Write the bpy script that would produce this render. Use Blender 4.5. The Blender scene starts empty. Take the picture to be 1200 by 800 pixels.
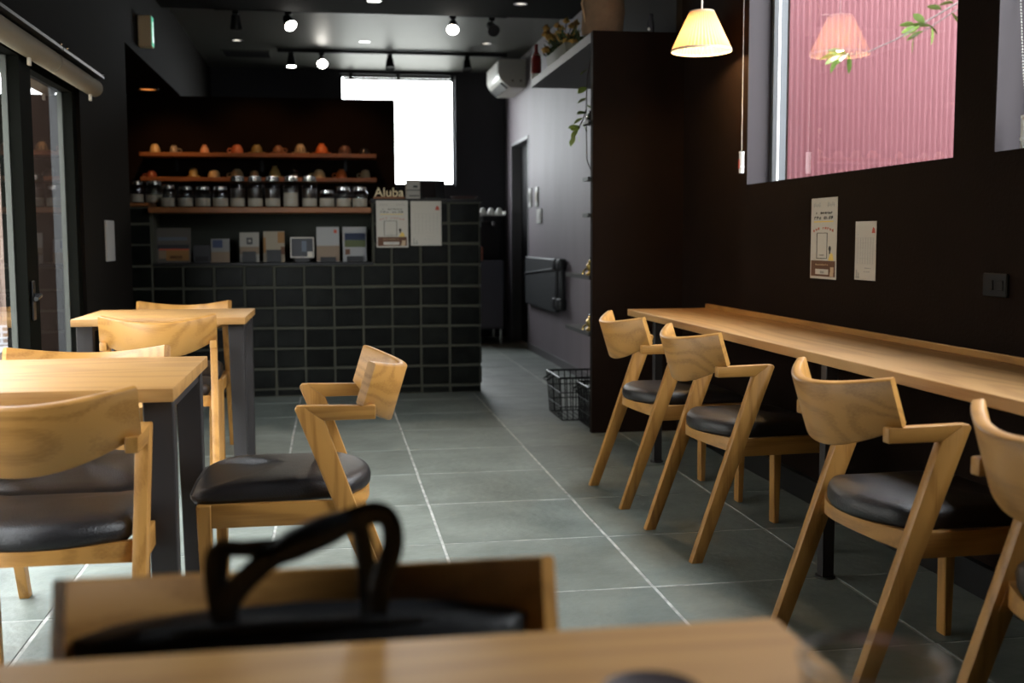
import bpy, bmesh, math, random
from math import sin, cos, pi, radians
from mathutils import Vector, Matrix
random.seed(7)
S = bpy.context.scene
COL = S.collection

# ------------------------------------------------------------------ camera
cam = bpy.data.cameras.new('camera'); co = bpy.data.objects.new('camera', cam); COL.objects.link(co)
yaw, pitch, roll = radians(9.1447), radians(-5.2485), radians(-0.2)
fw = Vector((sin(yaw)*cos(pitch), cos(yaw)*cos(pitch), sin(pitch)))
r0 = Vector((cos(yaw), -sin(yaw), 0)); u0 = r0.cross(fw)
rt = r0*cos(roll)+u0*sin(roll); up = -r0*sin(roll)+u0*cos(roll)
m = Matrix((rt, up, -fw)).transposed().to_4x4(); m.translation = Vector((0, 0, 1.08))
co.matrix_world = m
cam.sensor_width = 36; cam.lens = 1306.5/1200*36; cam.clip_start = .05; cam.clip_end = 300
cam.dof.use_dof = True; cam.dof.focus_distance = 3.6; cam.dof.aperture_fstop = 3.1
S.camera = co
# ------------------------------------------------------------------ world, exposure
S.view_settings.view_transform = 'Standard'; S.view_settings.look = 'None'; S.view_settings.gamma = 1
S.view_settings.exposure = 1.1
W = bpy.data.worlds.new('overcast_sky'); S.world = W; W.use_nodes = True
nt = W.node_tree; bg = nt.nodes['Background']
tc = nt.nodes.new('ShaderNodeTexCoord'); sx = nt.nodes.new('ShaderNodeSeparateXYZ'); rp = nt.nodes.new('ShaderNodeValToRGB')
nt.links.new(tc.outputs['Generated'], sx.inputs[0]); nt.links.new(sx.outputs['Z'], rp.inputs[0]); nt.links.new(rp.outputs[0], bg.inputs[0])
rp.color_ramp.elements[0].color = (.84, .87, .90, 1); rp.color_ramp.elements[1].color = (.90, .94, 1, 1)
bg.inputs[1].default_value = 11.0
def portal(loc, rot, sx_, sy_):
    l = bpy.data.lights.new('daylight_portal', 'AREA'); l.shape = 'RECTANGLE'; l.size = sx_; l.size_y = sy_; l.cycles.is_portal = True
    o = bpy.data.objects.new('daylight_portal', l); o.location = loc; o.rotation_euler = rot; COL.objects.link(o)
portal((-1.34, 3.79, .93), (0, radians(-90), 0), 1.86, 4.18)
portal((2.08, 4.15, 2.0), (0, radians(90), 0), 1.3, 1.8)
portal((2.08, 2.12, 2.0), (0, radians(90), 0), 1.3, 1.8)
portal((.735, 12.24, 2.25), (radians(-90), 0, 0), 1.25, 1.2)
def lamp(kind, loc, energy, color, size=.03, target=None, angle=60, blend=.4):
    l = bpy.data.lights.new('lamp_light', kind); l.energy = energy; l.color = color; l.shadow_soft_size = size
    o = bpy.data.objects.new('lamp_light', l); o.location = loc; COL.objects.link(o)
    if kind == 'SPOT':
        l.spot_size = radians(angle); l.spot_blend = blend
        o.rotation_euler = (Vector(target)-Vector(loc)).to_track_quat('-Z', 'Y').to_euler()
    return o
cy = S.cycles
cy.use_denoising = True; cy.max_bounces = 10; cy.diffuse_bounces = 5; cy.glossy_bounces = 4; cy.transmission_bounces = 8
cy.transparent_max_bounces = 16; cy.sample_clamp_indirect = 6; cy.caustics_reflective = False; cy.caustics_refractive = False; cy.blur_glossy = .5

# ------------------------------------------------------------------ materials
def mat(name, col, rough=.6, metal=0, noise=None, col2=None, scale=(8, 8, 8), bump=0, bscale=60, spec=.5, coat=0, rnd=0, detail=4):
    M = bpy.data.materials.new(name); M.use_nodes = True; t = M.node_tree; b = t.nodes['Principled BSDF']
    b.inputs['Base Color'].default_value = (*col, 1); b.inputs['Roughness'].default_value = rough; b.inputs['Metallic'].default_value = metal
    b.inputs['Specular IOR Level'].default_value = spec; b.inputs['Coat Weight'].default_value = coat
    M.diffuse_color = (*col, 1)
    c = t.nodes.new('ShaderNodeTexCoord'); out = None
    if col2:
        mp = t.nodes.new('ShaderNodeMapping'); mp.inputs['Scale'].default_value = scale
        oi = t.nodes.new('ShaderNodeObjectInfo'); vm = t.nodes.new('ShaderNodeVectorMath'); vm.operation = 'ADD'
        ml = t.nodes.new('ShaderNodeMath'); ml.operation = 'MULTIPLY'; ml.inputs[1].default_value = 37.
        t.links.new(oi.outputs['Random'], ml.inputs[0]); t.links.new(c.outputs['Object'], vm.inputs[0]); t.links.new(ml.outputs[0], vm.inputs[1])
        t.links.new(vm.outputs[0], mp.inputs[0])
        n = t.nodes.new('ShaderNodeTexNoise'); n.inputs['Scale'].default_value = 1; n.inputs['Detail'].default_value = detail; n.inputs['Roughness'].default_value = .6
        t.links.new(mp.outputs[0], n.inputs['Vector'])
        r = t.nodes.new('ShaderNodeValToRGB'); r.color_ramp.elements[0].position = .32; r.color_ramp.elements[1].position = .68
        r.color_ramp.elements[0].color = (*col, 1); r.color_ramp.elements[1].color = (*col2, 1)
        t.links.new(n.outputs['Fac'], r.inputs[0]); out = r.outputs[0]
        if rnd:
            hs = t.nodes.new('ShaderNodeHueSaturation'); mr = t.nodes.new('ShaderNodeMapRange')
            mr.inputs['To Min'].default_value = 1-rnd; mr.inputs['To Max'].default_value = 1+rnd
            t.links.new(oi.outputs['Random'], mr.inputs['Value']); t.links.new(mr.outputs[0], hs.inputs['Value']); t.links.new(out, hs.inputs['Color']); out = hs.outputs[0]
        t.links.new(out, b.inputs['Base Color'])
    if bump:
        n2 = t.nodes.new('ShaderNodeTexNoise'); n2.inputs['Scale'].default_value = bscale; n2.inputs['Detail'].default_value = 5
        t.links.new(c.outputs['Object'], n2.inputs['Vector'])
        bp = t.nodes.new('ShaderNodeBump'); bp.inputs['Strength'].default_value = bump; bp.inputs['Distance'].default_value = .01
        t.links.new(n2.outputs['Fac'], bp.inputs['Height']); t.links.new(bp.outputs[0], b.inputs['Normal'])
    return M
def wood(name, axis, c1, c2, rough=.42, g=1.):
    """oak: fine pores stretched along the grain plus broad cathedral figure"""
    M = bpy.data.materials.new(name); M.use_nodes = True; t = M.node_tree; b = t.nodes['Principled BSDF']
    M.diffuse_color = (*c1, 1); b.inputs['Roughness'].default_value = rough
    L = t.links.new; N = t.nodes.new
    c = N('ShaderNodeTexCoord'); oi = N('ShaderNodeObjectInfo'); ml = N('ShaderNodeMath'); ml.operation = 'MULTIPLY'; ml.inputs[1].default_value = 23.
    vm = N('ShaderNodeVectorMath'); vm.operation = 'ADD'
    L(oi.outputs['Random'], ml.inputs[0]); L(c.outputs['Object'], vm.inputs[0]); L(ml.outputs[0], vm.inputs[1])
    def mp(a, o):
        q = N('ShaderNodeMapping'); s = [o*g]*3; s[axis] = a*g; q.inputs['Scale'].default_value = s; L(vm.outputs[0], q.inputs[0]); return q
    n1 = N('ShaderNodeTexNoise'); n1.inputs['Scale'].default_value = 1; n1.inputs['Detail'].default_value = .6; L(mp(1.0, 8).outputs[0], n1.inputs['Vector'])
    w = N('ShaderNodeMath'); w.operation = 'MULTIPLY'; w.inputs[1].default_value = 52.; L(n1.outputs['Fac'], w.inputs[0])
    sn = N('ShaderNodeMath'); sn.operation = 'SINE'; L(w.outputs[0], sn.inputs[0])
    mr = N('ShaderNodeMapRange'); mr.inputs['From Min'].default_value = -1; L(sn.outputs[0], mr.inputs['Value'])
    n2 = N('ShaderNodeTexNoise'); n2.inputs['Scale'].default_value = 1; n2.inputs['Detail'].default_value = 5; L(mp(9, 260).outputs[0], n2.inputs['Vector'])
    mx = N('ShaderNodeMath'); mx.operation = 'MULTIPLY_ADD'; mx.inputs[1].default_value = .40; L(mr.outputs[0], mx.inputs[0])
    m3 = N('ShaderNodeMath'); m3.operation = 'MULTIPLY'; m3.inputs[1].default_value = .72; L(n2.outputs['Fac'], m3.inputs[0]); L(m3.outputs[0], mx.inputs[2])
    r = N('ShaderNodeValToRGB'); r.color_ramp.elements[0].position = .12; r.color_ramp.elements[1].position = .62
    r.color_ramp.elements[0].color = (*c1, 1); r.color_ramp.elements[1].color = (*c2, 1); L(mx.outputs[0], r.inputs[0])
    L(r.outputs[0], b.inputs['Base Color'])
    bp = N('ShaderNodeBump'); bp.inputs['Strength'].default_value = .08; bp.inputs['Distance'].default_value = .002; L(n2.outputs['Fac'], bp.inputs['Height']); L(bp.outputs[0], b.inputs['Normal'])
    return M
def emit(name, col, s):
    M = bpy.data.materials.new(name); M.use_nodes = True; b = M.node_tree.nodes['Principled BSDF']
    b.inputs['Base Color'].default_value = (*col, 1); b.inputs['Emission Color'].default_value = (*col, 1); b.inputs['Emission Strength'].default_value = s
    return M
def thin_glass(name, tint=(1, 1, 1), ior=1.5, boost=1.):
    M = bpy.data.materials.new(name); M.use_nodes = True; t = M.node_tree; t.nodes.clear(); N = t.nodes.new
    o = N('ShaderNodeOutputMaterial'); mx = N('ShaderNodeMixShader'); tr = N('ShaderNodeBsdfTransparent'); gl = N('ShaderNodeBsdfGlossy'); fr = N('ShaderNodeLayerWeight')
    tr.inputs[0].default_value = (*tint, 1); gl.inputs['Roughness'].default_value = 0; fr.inputs['Blend'].default_value = .5; f0 = ((ior-1)/(ior+1))**2
    pw = N('ShaderNodeMath'); pw.operation = 'POWER'; pw.inputs[1].default_value = 5; t.links.new(fr.outputs['Facing'], pw.inputs[0])
    q = N('ShaderNodeMath'); q.operation = 'MULTIPLY_ADD'; q.inputs[1].default_value = (1-f0)*boost; q.inputs[2].default_value = f0*boost; q.use_clamp = True
    t.links.new(pw.outputs[0], q.inputs[0]); t.links.new(q.outputs[0], mx.inputs[0]); t.links.new(tr.outputs[0], mx.inputs[1]); t.links.new(gl.outputs[0], mx.inputs[2]); t.links.new(mx.outputs[0], o.inputs[0])
    return M
OAK = [wood('oak_grain_%s' % a, i, (.265, .112, .021), (.455, .222, .053)) for i, a in enumerate('xyz')]
TOP = wood('oak_table_top', 0, (.31, .145, .040), (.47, .25, .078), .48, .7)
TOPY = wood('oak_counter_top', 1, (.35, .165, .050), (.52, .28, .10), .48, .7)
SHELF = wood('brown_shelf_wood', 0, (.16, .055, .014), (.24, .085, .022), .45)
LEA = mat('black_leather', (.010, .009, .010), .36, bump=.25, bscale=220, col2=(.016, .014, .015), scale=(30, 30, 30))
BAGL = mat('bag_leather', (.006, .006, .007), .42, bump=.2, bscale=150)
STEEL = mat('dark_steel', (.026, .022, .022), .5, .1)
BLACK = mat('black_metal', (.010, .010, .011), .45, .3)
SLATE = mat('slate_tile', (.135, .156, .138), .46, col2=(.21, .235, .21), scale=(5, 5, 5), bump=.35, bscale=26, rnd=.10, detail=7)
MORT = mat('pale_mortar', (.60, .60, .56), .9, col2=(.26, .26, .24), scale=(20, 20, 20))
WALL = mat('dark_brown_plaster', (.0085, .0043, .0026), .85, bump=.12, bscale=90, col2=(.011, .0057, .0035), scale=(4, 4, 4), spec=.08)
WALLL = mat('charcoal_plaster', (.0085, .0068, .0055), .85, bump=.12, bscale=90, spec=.08)
CORR = mat('grey_brown_paint', (.172, .140, .160), .65, col2=(.20, .165, .187), scale=(3, 3, .8), bump=.1, bscale=60)
CEIL = mat('charcoal_ceiling', (.10, .10, .09), .5)
CEILD = mat('black_ceiling', (.008, .008, .008), .9, spec=.05)
TILEB = mat('black_glazed_tile', (.0026, .003, .0026), .35, col2=(.0078, .0088, .0074), scale=(9, 9, 9), bump=.3, bscale=18, rnd=.35, spec=.14)
GROUT = mat('grey_grout', (.072, .072, .056), .9, spec=.1)
NICHE = mat('niche_board', (.035, .038, .032), .8, spec=.1)
OLIVE = mat('olive_black_aluminium', (.0045, .0047, .0036), .8, spec=.03)
STILE_LIT = mat('daylit_stile_grey', (.10, .103, .09), .7, spec=.2)  # paler grey: daylight on the stile's outer edge put into the colour
ALU = mat('grey_aluminium', (.07, .072, .076), .5, .2); ALUO = mat('outer_aluminium', (.075, .08, .088), .5, .2)
REVEAL = mat('reveal_paint', (.062, .052, .057), .6, spec=.2)
GLASS = thin_glass('window_glass', (.93, .95, .94), 1.5, 1.7)
JARG = thin_glass('jar_glass', (.93, .94, .92), 1.45, 1.3)
WHITE = mat('white_plastic', (.75, .74, .70), .4)
CREAM = mat('cream_plastic', (.55, .47, .36), .5)
BEIGE = mat('beige_blind_cloth', (.20, .165, .115), .75, bump=.1, bscale=300)
PAPER = mat('paper', (.52, .485, .42), .8)
INK = mat('ink', (.03, .03, .03), .7); INKG = mat('grey_ink', (.33, .32, .29), .8); RED = mat('red_ink', (.45, .07, .04), .7)
YEL = mat('yellow_ink', (.70, .50, .12), .7); BRN = mat('brown_ink', (.11, .045, .02), .7); SKIN = mat('pale_brown_ink', (.50, .36, .22), .7)
CHROME = mat('chrome', (.75, .75, .75), .18, 1)
BEAN = mat('coffee_beans', (.02, .011, .007), .4, bump=.8, bscale=80)
SIDING = mat('red_corrugated_metal', (.125, .046, .052), .55, spec=.3)
GRAVEL = mat('gravel', (.32, .31, .28), .9, col2=(.22, .22, .19), scale=(6, 6, 6))
WEATH = wood('weathered_fence', 2, (.13, .085, .065), (.21, .15, .12), .8)
LEAF = mat('leaf_green', (.075, .13, .02), .25, col2=(.13, .18, .04), scale=(20, 20, 20)); TWIG = mat('twig_bark', (.06, .045, .04), .8)
VINE = mat('vine_leaf', (.17, .23, .05), .5)
GOLD = mat('brass', (.55, .38, .12), .3, .9)
DRY = mat('dried_flower_yellow', (.46, .29, .06), .8, col2=(.38, .17, .04), scale=(30, 30, 30)); DRYG = mat('dried_foliage', (.06, .085, .03), .8)
BURL = mat('burlap_paper', (.17, .10, .055), .85, col2=(.11, .065, .035), scale=(9, 9, 9), bump=.4, bscale=25)

# ------------------------------------------------------------------ mesh helpers
class MB:
    def __init__(s): s.v = []; s.f = []
    def add(s, vs, fs):
        o = len(s.v); s.v += [tuple(v) for v in vs]; s.f += [tuple(i+o for i in f) for f in fs]; return s
    def bm(s, b):
        b.verts.ensure_lookup_table(); b.verts.index_update()
        s.add([v.co[:] for v in b.verts], [[v.index for v in f.verts] for f in b.faces]); b.free(); return s
    def box(s, x0, x1, y0, y1, z0, z1, bev=0, seg=1):
        if not bev:
            return s.add([(x, y, z) for x in (x0, x1) for y in (y0, y1) for z in (z0, z1)],
                         [(0, 1, 3, 2), (4, 6, 7, 5), (0, 4, 5, 1), (2, 3, 7, 6), (0, 2, 6, 4), (1, 5, 7, 3)])
        b = bmesh.new(); bmesh.ops.create_cube(b, size=1)
        for v in b.verts: v.co = Vector(((x0+x1)/2+v.co.x*(x1-x0), (y0+y1)/2+v.co.y*(y1-y0), (z0+z1)/2+v.co.z*(z1-z0)))
        bmesh.ops.bevel(b, geom=b.edges[:], offset=bev, segments=seg, affect='EDGES', profile=.5)
        return s.bm(b)
    def prism(s, poly, axis, lo, hi, bev=0, seg=2):
        """poly: 2D points in the two other axes, in order"""
        def P(a, b, t): return {0: (t, a, b), 1: (a, t, b), 2: (a, b, t)}[axis]
        b = bmesh.new(); A = [b.verts.new(P(p[0], p[1], lo)) for p in poly]; B = [b.verts.new(P(p[0], p[1], hi)) for p in poly]; n = len(poly)
        b.faces.new(A[::-1]); b.faces.new(B)
        for i in range(n): b.faces.new((A[i], A[(i+1) % n], B[(i+1) % n], B[i]))
        bmesh.ops.recalc_face_normals(b, faces=b.faces[:])
        if bev: bmesh.ops.bevel(b, geom=b.edges[:], offset=bev, segments=seg, affect='EDGES', profile=.5)
        return s.bm(b)
    def lathe(s, prof, n=24, c=(0, 0, 0), close=False):
        vs = []; fs = []
        for r, z in prof:
            for k in range(n): vs.append((c[0]+r*cos(2*pi*k/n), c[1]+r*sin(2*pi*k/n), c[2]+z))
        for i in range(len(prof)-1):
            for k in range(n): fs.append((i*n+k, i*n+(k+1) % n, (i+1)*n+(k+1) % n, (i+1)*n+k))
        if close: fs += [tuple(range(n))[::-1], tuple((len(prof)-1)*n+k for k in range(n))]
        return s.add(vs, fs)
    def tube(s, pts, rad, n=8, flat=1., caps=True):
        pts = [Vector(p) for p in pts]; vs = []; fs = []; N = None
        for i, p in enumerate(pts):
            t = (pts[min(i+1, len(pts)-1)]-pts[max(i-1, 0)]).normalized()
            if N is None: N = t.orthogonal().normalized() if abs(t.y) > .9 else Vector((0, 1, 0)).cross(t).normalized()
            N = (N-t*N.dot(t)).normalized(); B = t.cross(N)
            r = rad[i] if isinstance(rad, (list, tuple)) else rad
            for k in range(n): vs.append(p+N*(r*cos(2*pi*k/n))+B*(r*flat*sin(2*pi*k/n)))
        for i in range(len(pts)-1):
            for k in range(n): fs.append((i*n+k, i*n+(k+1) % n, (i+1)*n+(k+1) % n, (i+1)*n+k))
        if caps: fs += [tuple(range(n))[::-1], tuple((len(pts)-1)*n+k for k in range(n))]
        return s.add(vs, fs)
    def ball(s, c, r, sub=2, sc=(1, 1, 1)):
        b = bmesh.new(); bmesh.ops.create_icosphere(b, subdivisions=sub, radius=r)
        for v in b.verts: v.co = Vector((c[0]+v.co.x*sc[0], c[1]+v.co.y*sc[1], c[2]+v.co.z*sc[2]))
        return s.bm(b)
    def xf(s, M):
        s.v = [tuple(M @ Vector(v)) for v in s.v]; return s
    def mesh(s, name, m, smooth=35, weld=False):
        me = bpy.data.meshes.new(name); me.from_pydata(s.v, [], s.f); me.update()
        if weld:
            b = bmesh.new(); b.from_mesh(me); bmesh.ops.remove_doubles(b, verts=b.verts[:], dist=1e-5); b.to_mesh(me); b.free()
        if smooth: me.shade_smooth(); me.set_sharp_from_angle(angle=radians(smooth))
        b = bmesh.new(); b.from_mesh(me); bmesh.ops.recalc_face_normals(b, faces=b.faces[:]); b.to_mesh(me); b.free()
        if m: me.materials.append(m)
        return me
    def obj(s, name, m, parent=None, smooth=35, weld=False):
        return link(name, s.mesh(name, m, smooth, weld), parent)
def link(name, me, parent=None, loc=None):
    o = bpy.data.objects.new(name, me); COL.objects.link(o)
    if parent: o.parent = parent
    if loc: o.location = loc
    return o
def thing(name, label, cat, loc=(0, 0, 0), rz=0, group=None):
    o = bpy.data.objects.new(name, None); o.empty_display_size = .1; COL.objects.link(o); o.location = loc; o.rotation_euler = (0, 0, rz)
    return tag(o, label, cat, group)
def tag(o, label, cat, group=None):
    o['label'] = label; o['category'] = cat
    if group: o['group'] = group
    return o
def struct(o, label=None):
    o['kind'] = 'structure'
    if label: o['label'] = label
    return o
def semp(name, loc=(0, 0, 0)):
    o = bpy.data.objects.new(name, None); COL.objects.link(o); o.location = loc; return struct(o)
def box(*a, **k): return MB().box(*a, **k)
def dup(root, loc, rz, label):
    """a copy of a thing with copies of its parts and sub-parts"""
    r = root.copy(); COL.objects.link(r); r.location = loc; r.rotation_euler = (0, 0, rz); r['label'] = label
    for ch in list(root.children):
        c = ch.copy(); COL.objects.link(c); c.parent = r
        for g in list(ch.children):
            d = g.copy(); COL.objects.link(d); d.parent = c
    return r
def textmesh(name, s, size, m, parent, loc, rot, ext=.001, align='CENTER'):
    c = bpy.data.curves.new(name, 'FONT'); c.body = s; c.size = size; c.extrude = ext; c.align_x = align
    t = bpy.data.objects.new(name+'_tmp', c); COL.objects.link(t)
    me = bpy.data.meshes.new_from_object(t.evaluated_get(bpy.context.evaluated_depsgraph_get())); bpy.data.objects.remove(t)
    me.materials.append(m); o = link(name, me, parent, loc); o.rotation_euler = rot; return o

# ================================================================== SETTING
XL, XR, YB, YR, ZC = -1.22, 1.93, 12.2, -1.6, 2.88
fl = struct(box(-1.9, 2.2, YR, YB, -.12, -.0012).obj('floor', MORT, smooth=0))
xs = [-1.75, -1.428, -.828, -.228, .372, .972, 1.572, 1.93]
y0 = 3.879-.6*9; ys = [y0+.6*k for k in range(24)]
cache = {}
for i in range(len(xs)-1):
    for a, b in zip(ys[:-1], ys[1:]):
        a_, b_ = max(a, YR), min(b, YB)
        if b_-a_ < .05: continue
        xa, xb = xs[i], xs[i+1]
        if xa < XL-.01:
            if a_ < 7.3: 
                if xb <= XL: continue
                xa = XL
        w, d = round(xb-xa, 3), round(b_-a_, 3); j = .0052
        if (w, d) not in cache: cache[(w, d)] = box(-w/2+j, w/2-j, -d/2+j, d/2-j, -.0045, .0008, bev=.0015).mesh('floor_tile', SLATE, 30)
        o = link('floor_tile', cache[(w, d)], fl, ((xa+xb)/2, (a_+b_)/2, random.uniform(-.0008, .0006)))
        o.rotation_euler = (random.uniform(-.0012, .0012), random.uniform(-.0012, .0012), random.uniform(-.0025, .0025))
# left wall with the sliding-door opening, the alcove return and the bulkhead
T = -1.36
wl = MB().box(T, XL, 5.88, 7.2, 0, 2.95).box(T, XL, 1.7, 5.88, 1.86, 2.95).box(T, XL, YR, 1.7, 0, 2.95)
wl.box(-1.75, XL, 7.2, 9.9, 2.28, 2.95).box(T, XL, 9.9, YB, 0, 2.95)
struct(wl.obj('wall_left', WALLL, smooth=0))
struct(MB().box(-1.87, -1.75, 7.08, 9.9, 0, 2.95).box(-1.87, T, 7.08, 7.2, 0, 2.95).obj('wall_alcove', WALL, smooth=0))
struct(box(-1.75, .56, 9.8, 9.9, 0, 2.28).obj('wall_shelf', WALL, smooth=0))
# right wall with two windows
wr = MB().box(XR, 2.13, YR, 6.05, 0, 1.33)
for a, b in ((YR, 1.2), (3.05, 3.27), (5.04, 6.05)): wr.box(XR, 2.13, a, b, 1.33, 2.7)
wr.box(XR, 2.13, YR, 6.05, 2.7, 2.95)
struct(wr.obj('wall_right', WALL, smooth=0))
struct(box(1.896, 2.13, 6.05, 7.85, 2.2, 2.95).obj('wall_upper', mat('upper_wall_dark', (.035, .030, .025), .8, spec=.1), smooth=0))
wc = MB().box(1.9, 2.13, 6.05, 7.85, 0, 2.2).box(1.9, 2.13, 7.85, 10.75, 0, 2.95).box(1.9, 2.13, 10.75, 11.78, 2.08, 2.95).box(1.9, 2.13, 11.78, YB, 0, 2.95)
struct(wc.obj('wall_corridor', CORR, smooth=0))
struct(MB().box(1.415, XR, 6.0, 6.05, 0, 2.2).obj('wall_divider', WALL, smooth=0))
struct(MB().box(1.886, 1.9, 6.05, 10.75, 0, .07).obj('baseboard_corridor', mat('grey_baseboard', (.09, .08, .085), .5), smooth=0))
struct(MB().box(1.905, 1.93, 1.2, 6.0, 0, .10).obj('baseboard_right', BLACK, smooth=0))
# back wall with a tall window
wb = MB().box(T, .118, YB, 12.36, 0, 2.95).box(1.348, 2.13, YB, 12.36, 0, 2.95).box(.118, 1.348, YB, 12.36, 0, 1.656).box(.118, 1.348, YB, 12.36, 2.84, 2.95)
struct(wb.obj('wall_back', mat('slate_grey_paint', (.028, .027, .032), .7), smooth=0))
struct(MB().box(-1.5, 2.13, YR-.1, YR, 0, 2.95).obj('wall_rear', WALL, smooth=0))
struct(box(-1.87, 2.13, 8.78, 12.36, ZC, 3.0).obj('ceiling', CEIL, smooth=0))
struct(box(-1.5, 2.13, YR-.1, 8.78, 2.8, 3.0).obj('ceiling_lowered', CEILD, smooth=0))
# corridor door: dark panel standing back in the opening
d = semp('door_3', (2.0, 11.27, 0))
box(0, .04, -.51, .51, 0, 2.08).obj('panel', BLACK, d, 0)
MB().box(-.105, 0, -.52, -.49, 0, 2.08).box(-.105, 0, .49, .51, 0, 2.08).box(-.105, 0, -.52, .51, 2.05, 2.08).obj('frame', mat('pale_door_frame', (.24, .23, .24), .5), d, 0)
# windows
def window(name, y_0, y_1, z0, z1):
    w = semp(name, (2.05, (y_0+y_1)/2, (z0+z1)/2)); hy, hz = (y_1-y_0)/2, (z1-z0)/2
    MB().box(-.01, .012, hy-.035, hy, -hz, hz).box(-.01, .012, -hy, -hy+.035, -hz, hz).box(-.01, .012, -hy+.035, hy-.035, hz-.03, hz).obj('frame', ALU, w, 0)
    MB().box(.022, .055, hy-.035, hy, -hz, hz).box(.022, .055, -hy, -hy+.035, -hz, hz).obj('outer_frame', ALUO, w, 0)
    box(-.012, .052, -hy, hy, -hz-.004, -hz+.004).obj('sill', BLACK, w, 0)
    MB().box(.012, .022, hy-.036, hy-.005, -hz+.005, hz).obj('gasket', WHITE, w, 0)
    MB().add([(.015, -hy+.03, -hz), (.015, hy-.05, -hz), (.015, hy-.05, hz), (.015, -hy+.03, hz)], [(0, 1, 2, 3)]).obj('pane', GLASS, w, 0)
    # painted lining of the reveal
    MB().box(-.12, -.01, hy-.004, hy+.002, -hz, hz).obj('lining', REVEAL, w, 0)
window('window_1', 3.27, 5.04, 1.33, 2.7)
window('window_2', 1.2, 3.05, 1.33, 2.7)
t = thing('roller_blind', 'slim rolled blind at the top of the bright back window', 'blind', (.735, 12.17, 2.78))
MB().tube([(-.58, 0, 0), (.58, 0, 0)], .013, 10).obj('bottom_bar', ALU, t)
for x in (-.5, .0, .58): box(x-.02, x+.02, -.012, .03, .0, .058, bev=.003).obj('bracket', BLACK, t)
w = semp('window_3', (.733, 12.28, 2.248))
MB().box(-.615, .615, -.02, .03, -.592, -.565).box(-.615, .615, -.02, .03, .565, .592).box(-.615, -.59, -.02, .03, -.565, .565).box(.59, .615, -.02, .03, -.565, .565).obj('frame', BLACK, w, 0)
MB().add([(-.59, 0, -.565), (.59, 0, -.565), (.59, 0, .565), (-.59, 0, .565)], [(0, 1, 2, 3)]).obj('pane', GLASS, w, 0)
# sliding glass doors on the left
def sliding(name, ya, yb, x, w_, handle):
    d = semp(name, (x, ya, 0)); L = yb-ya
    MB().box(-.022, .022, L-w_, L, .0, 1.85).obj('stile', OLIVE, d, 0)
    MB().box(-.022, .022, 0, w_, .0, 1.85).obj('stile', OLIVE, d, 0)
    MB().box(-.022, .022, w_, L-w_, .0, .10).box(-.022, .022, w_, L-w_, 1.80, 1.85).obj('rail', OLIVE, d, 0)
    MB().box(-.044, -.0225, L-w_-.012, L-w_, .02, 1.80).obj('lit_stile_edge', STILE_LIT, d, 0)  # outer edge of the stile with its daylight painted in
    MB().add([(-.012, w_, .10), (-.012, L-w_, .10), (-.012, L-w_, 1.80), (-.012, w_, 1.80)], [(0, 1, 2, 3)]).obj('pane', GLASS, d, 0)
    if handle:
        h = box(.022, .032, L-w_+.03, L-w_+.075, .76, .92, bev=.004).obj('handle', BLACK, d)
        MB().tube([(.032, L-w_+.052, .86), (.055, L-w_+.052, .86), (.06, L-w_+.02, .862), (.058, L-w_-.03, .85)], .009, 8).obj('lever', BLACK, h)
    return d
sliding('door_1', 2.3, 4.85, XL+.005, .17, True)
sliding('door_2', 4.70, 5.88, XL-.042, .08, False)
sliding('door_4', 1.71, 2.42, XL-.042, .08, False)
struct(MB().box(XL-.135, XL-.09, 5.84, 5.878, 0, 1.858).box(XL-.135, XL-.09, 1.72, 5.84, 1.83, 1.858).obj('trim_1', BLACK, smooth=0))

# ================================================================== OUTSIDE
struct(box(-30, 40, -30, 60, -.5, -.16).obj('ground', GRAVEL, smooth=0))
# neighbour's corrugated wall, facing the window
def corrugated(x0, x1, y, z0, z1, pitch, amp):
    vs = []; fs = []; n = int((x1-x0)/pitch*8)
    for i in range(n+1):
        x = x0+(x1-x0)*i/n; yy = y-amp*cos(2*pi*(x-x0)/pitch)
        vs += [(x, yy, z0), (x, yy, z1)]
    for i in range(n): fs.append((2*i, 2*i+2, 2*i+3, 2*i+1))
    return MB().add(vs, fs)
t = thing('neighbouring_building', 'corrugated red metal wall of the building beyond the window', 'building', (3.2, 7.0, 0))
corrugated(-.27, 5.2, 0, -.16, 5.2, .0395, .0105).obj('corrugated_siding', SIDING, t, 60)
box(-.27, 5.2, .02, 3.0, -.16, 5.25).obj('wall', mat('pale_render', (.35, .35, .36), .8), t, 0)
t = thing('right_sky_blocker', 'unseen grey house added to cut sky light at the right windows', 'building', (5.6, 1.0, -.16))
box(0, 3, -7, 5.6, 0, 3.4).obj('wall', mat('sky_blocker_plaster', (.20, .19, .18), .85), t, 0)  # added out of view to cut sky light through the right windows
box(-.25, 3.1, -7.1, 5.7, 3.4, 3.52).obj('roof_edge', STEEL, t, 0)
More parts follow.
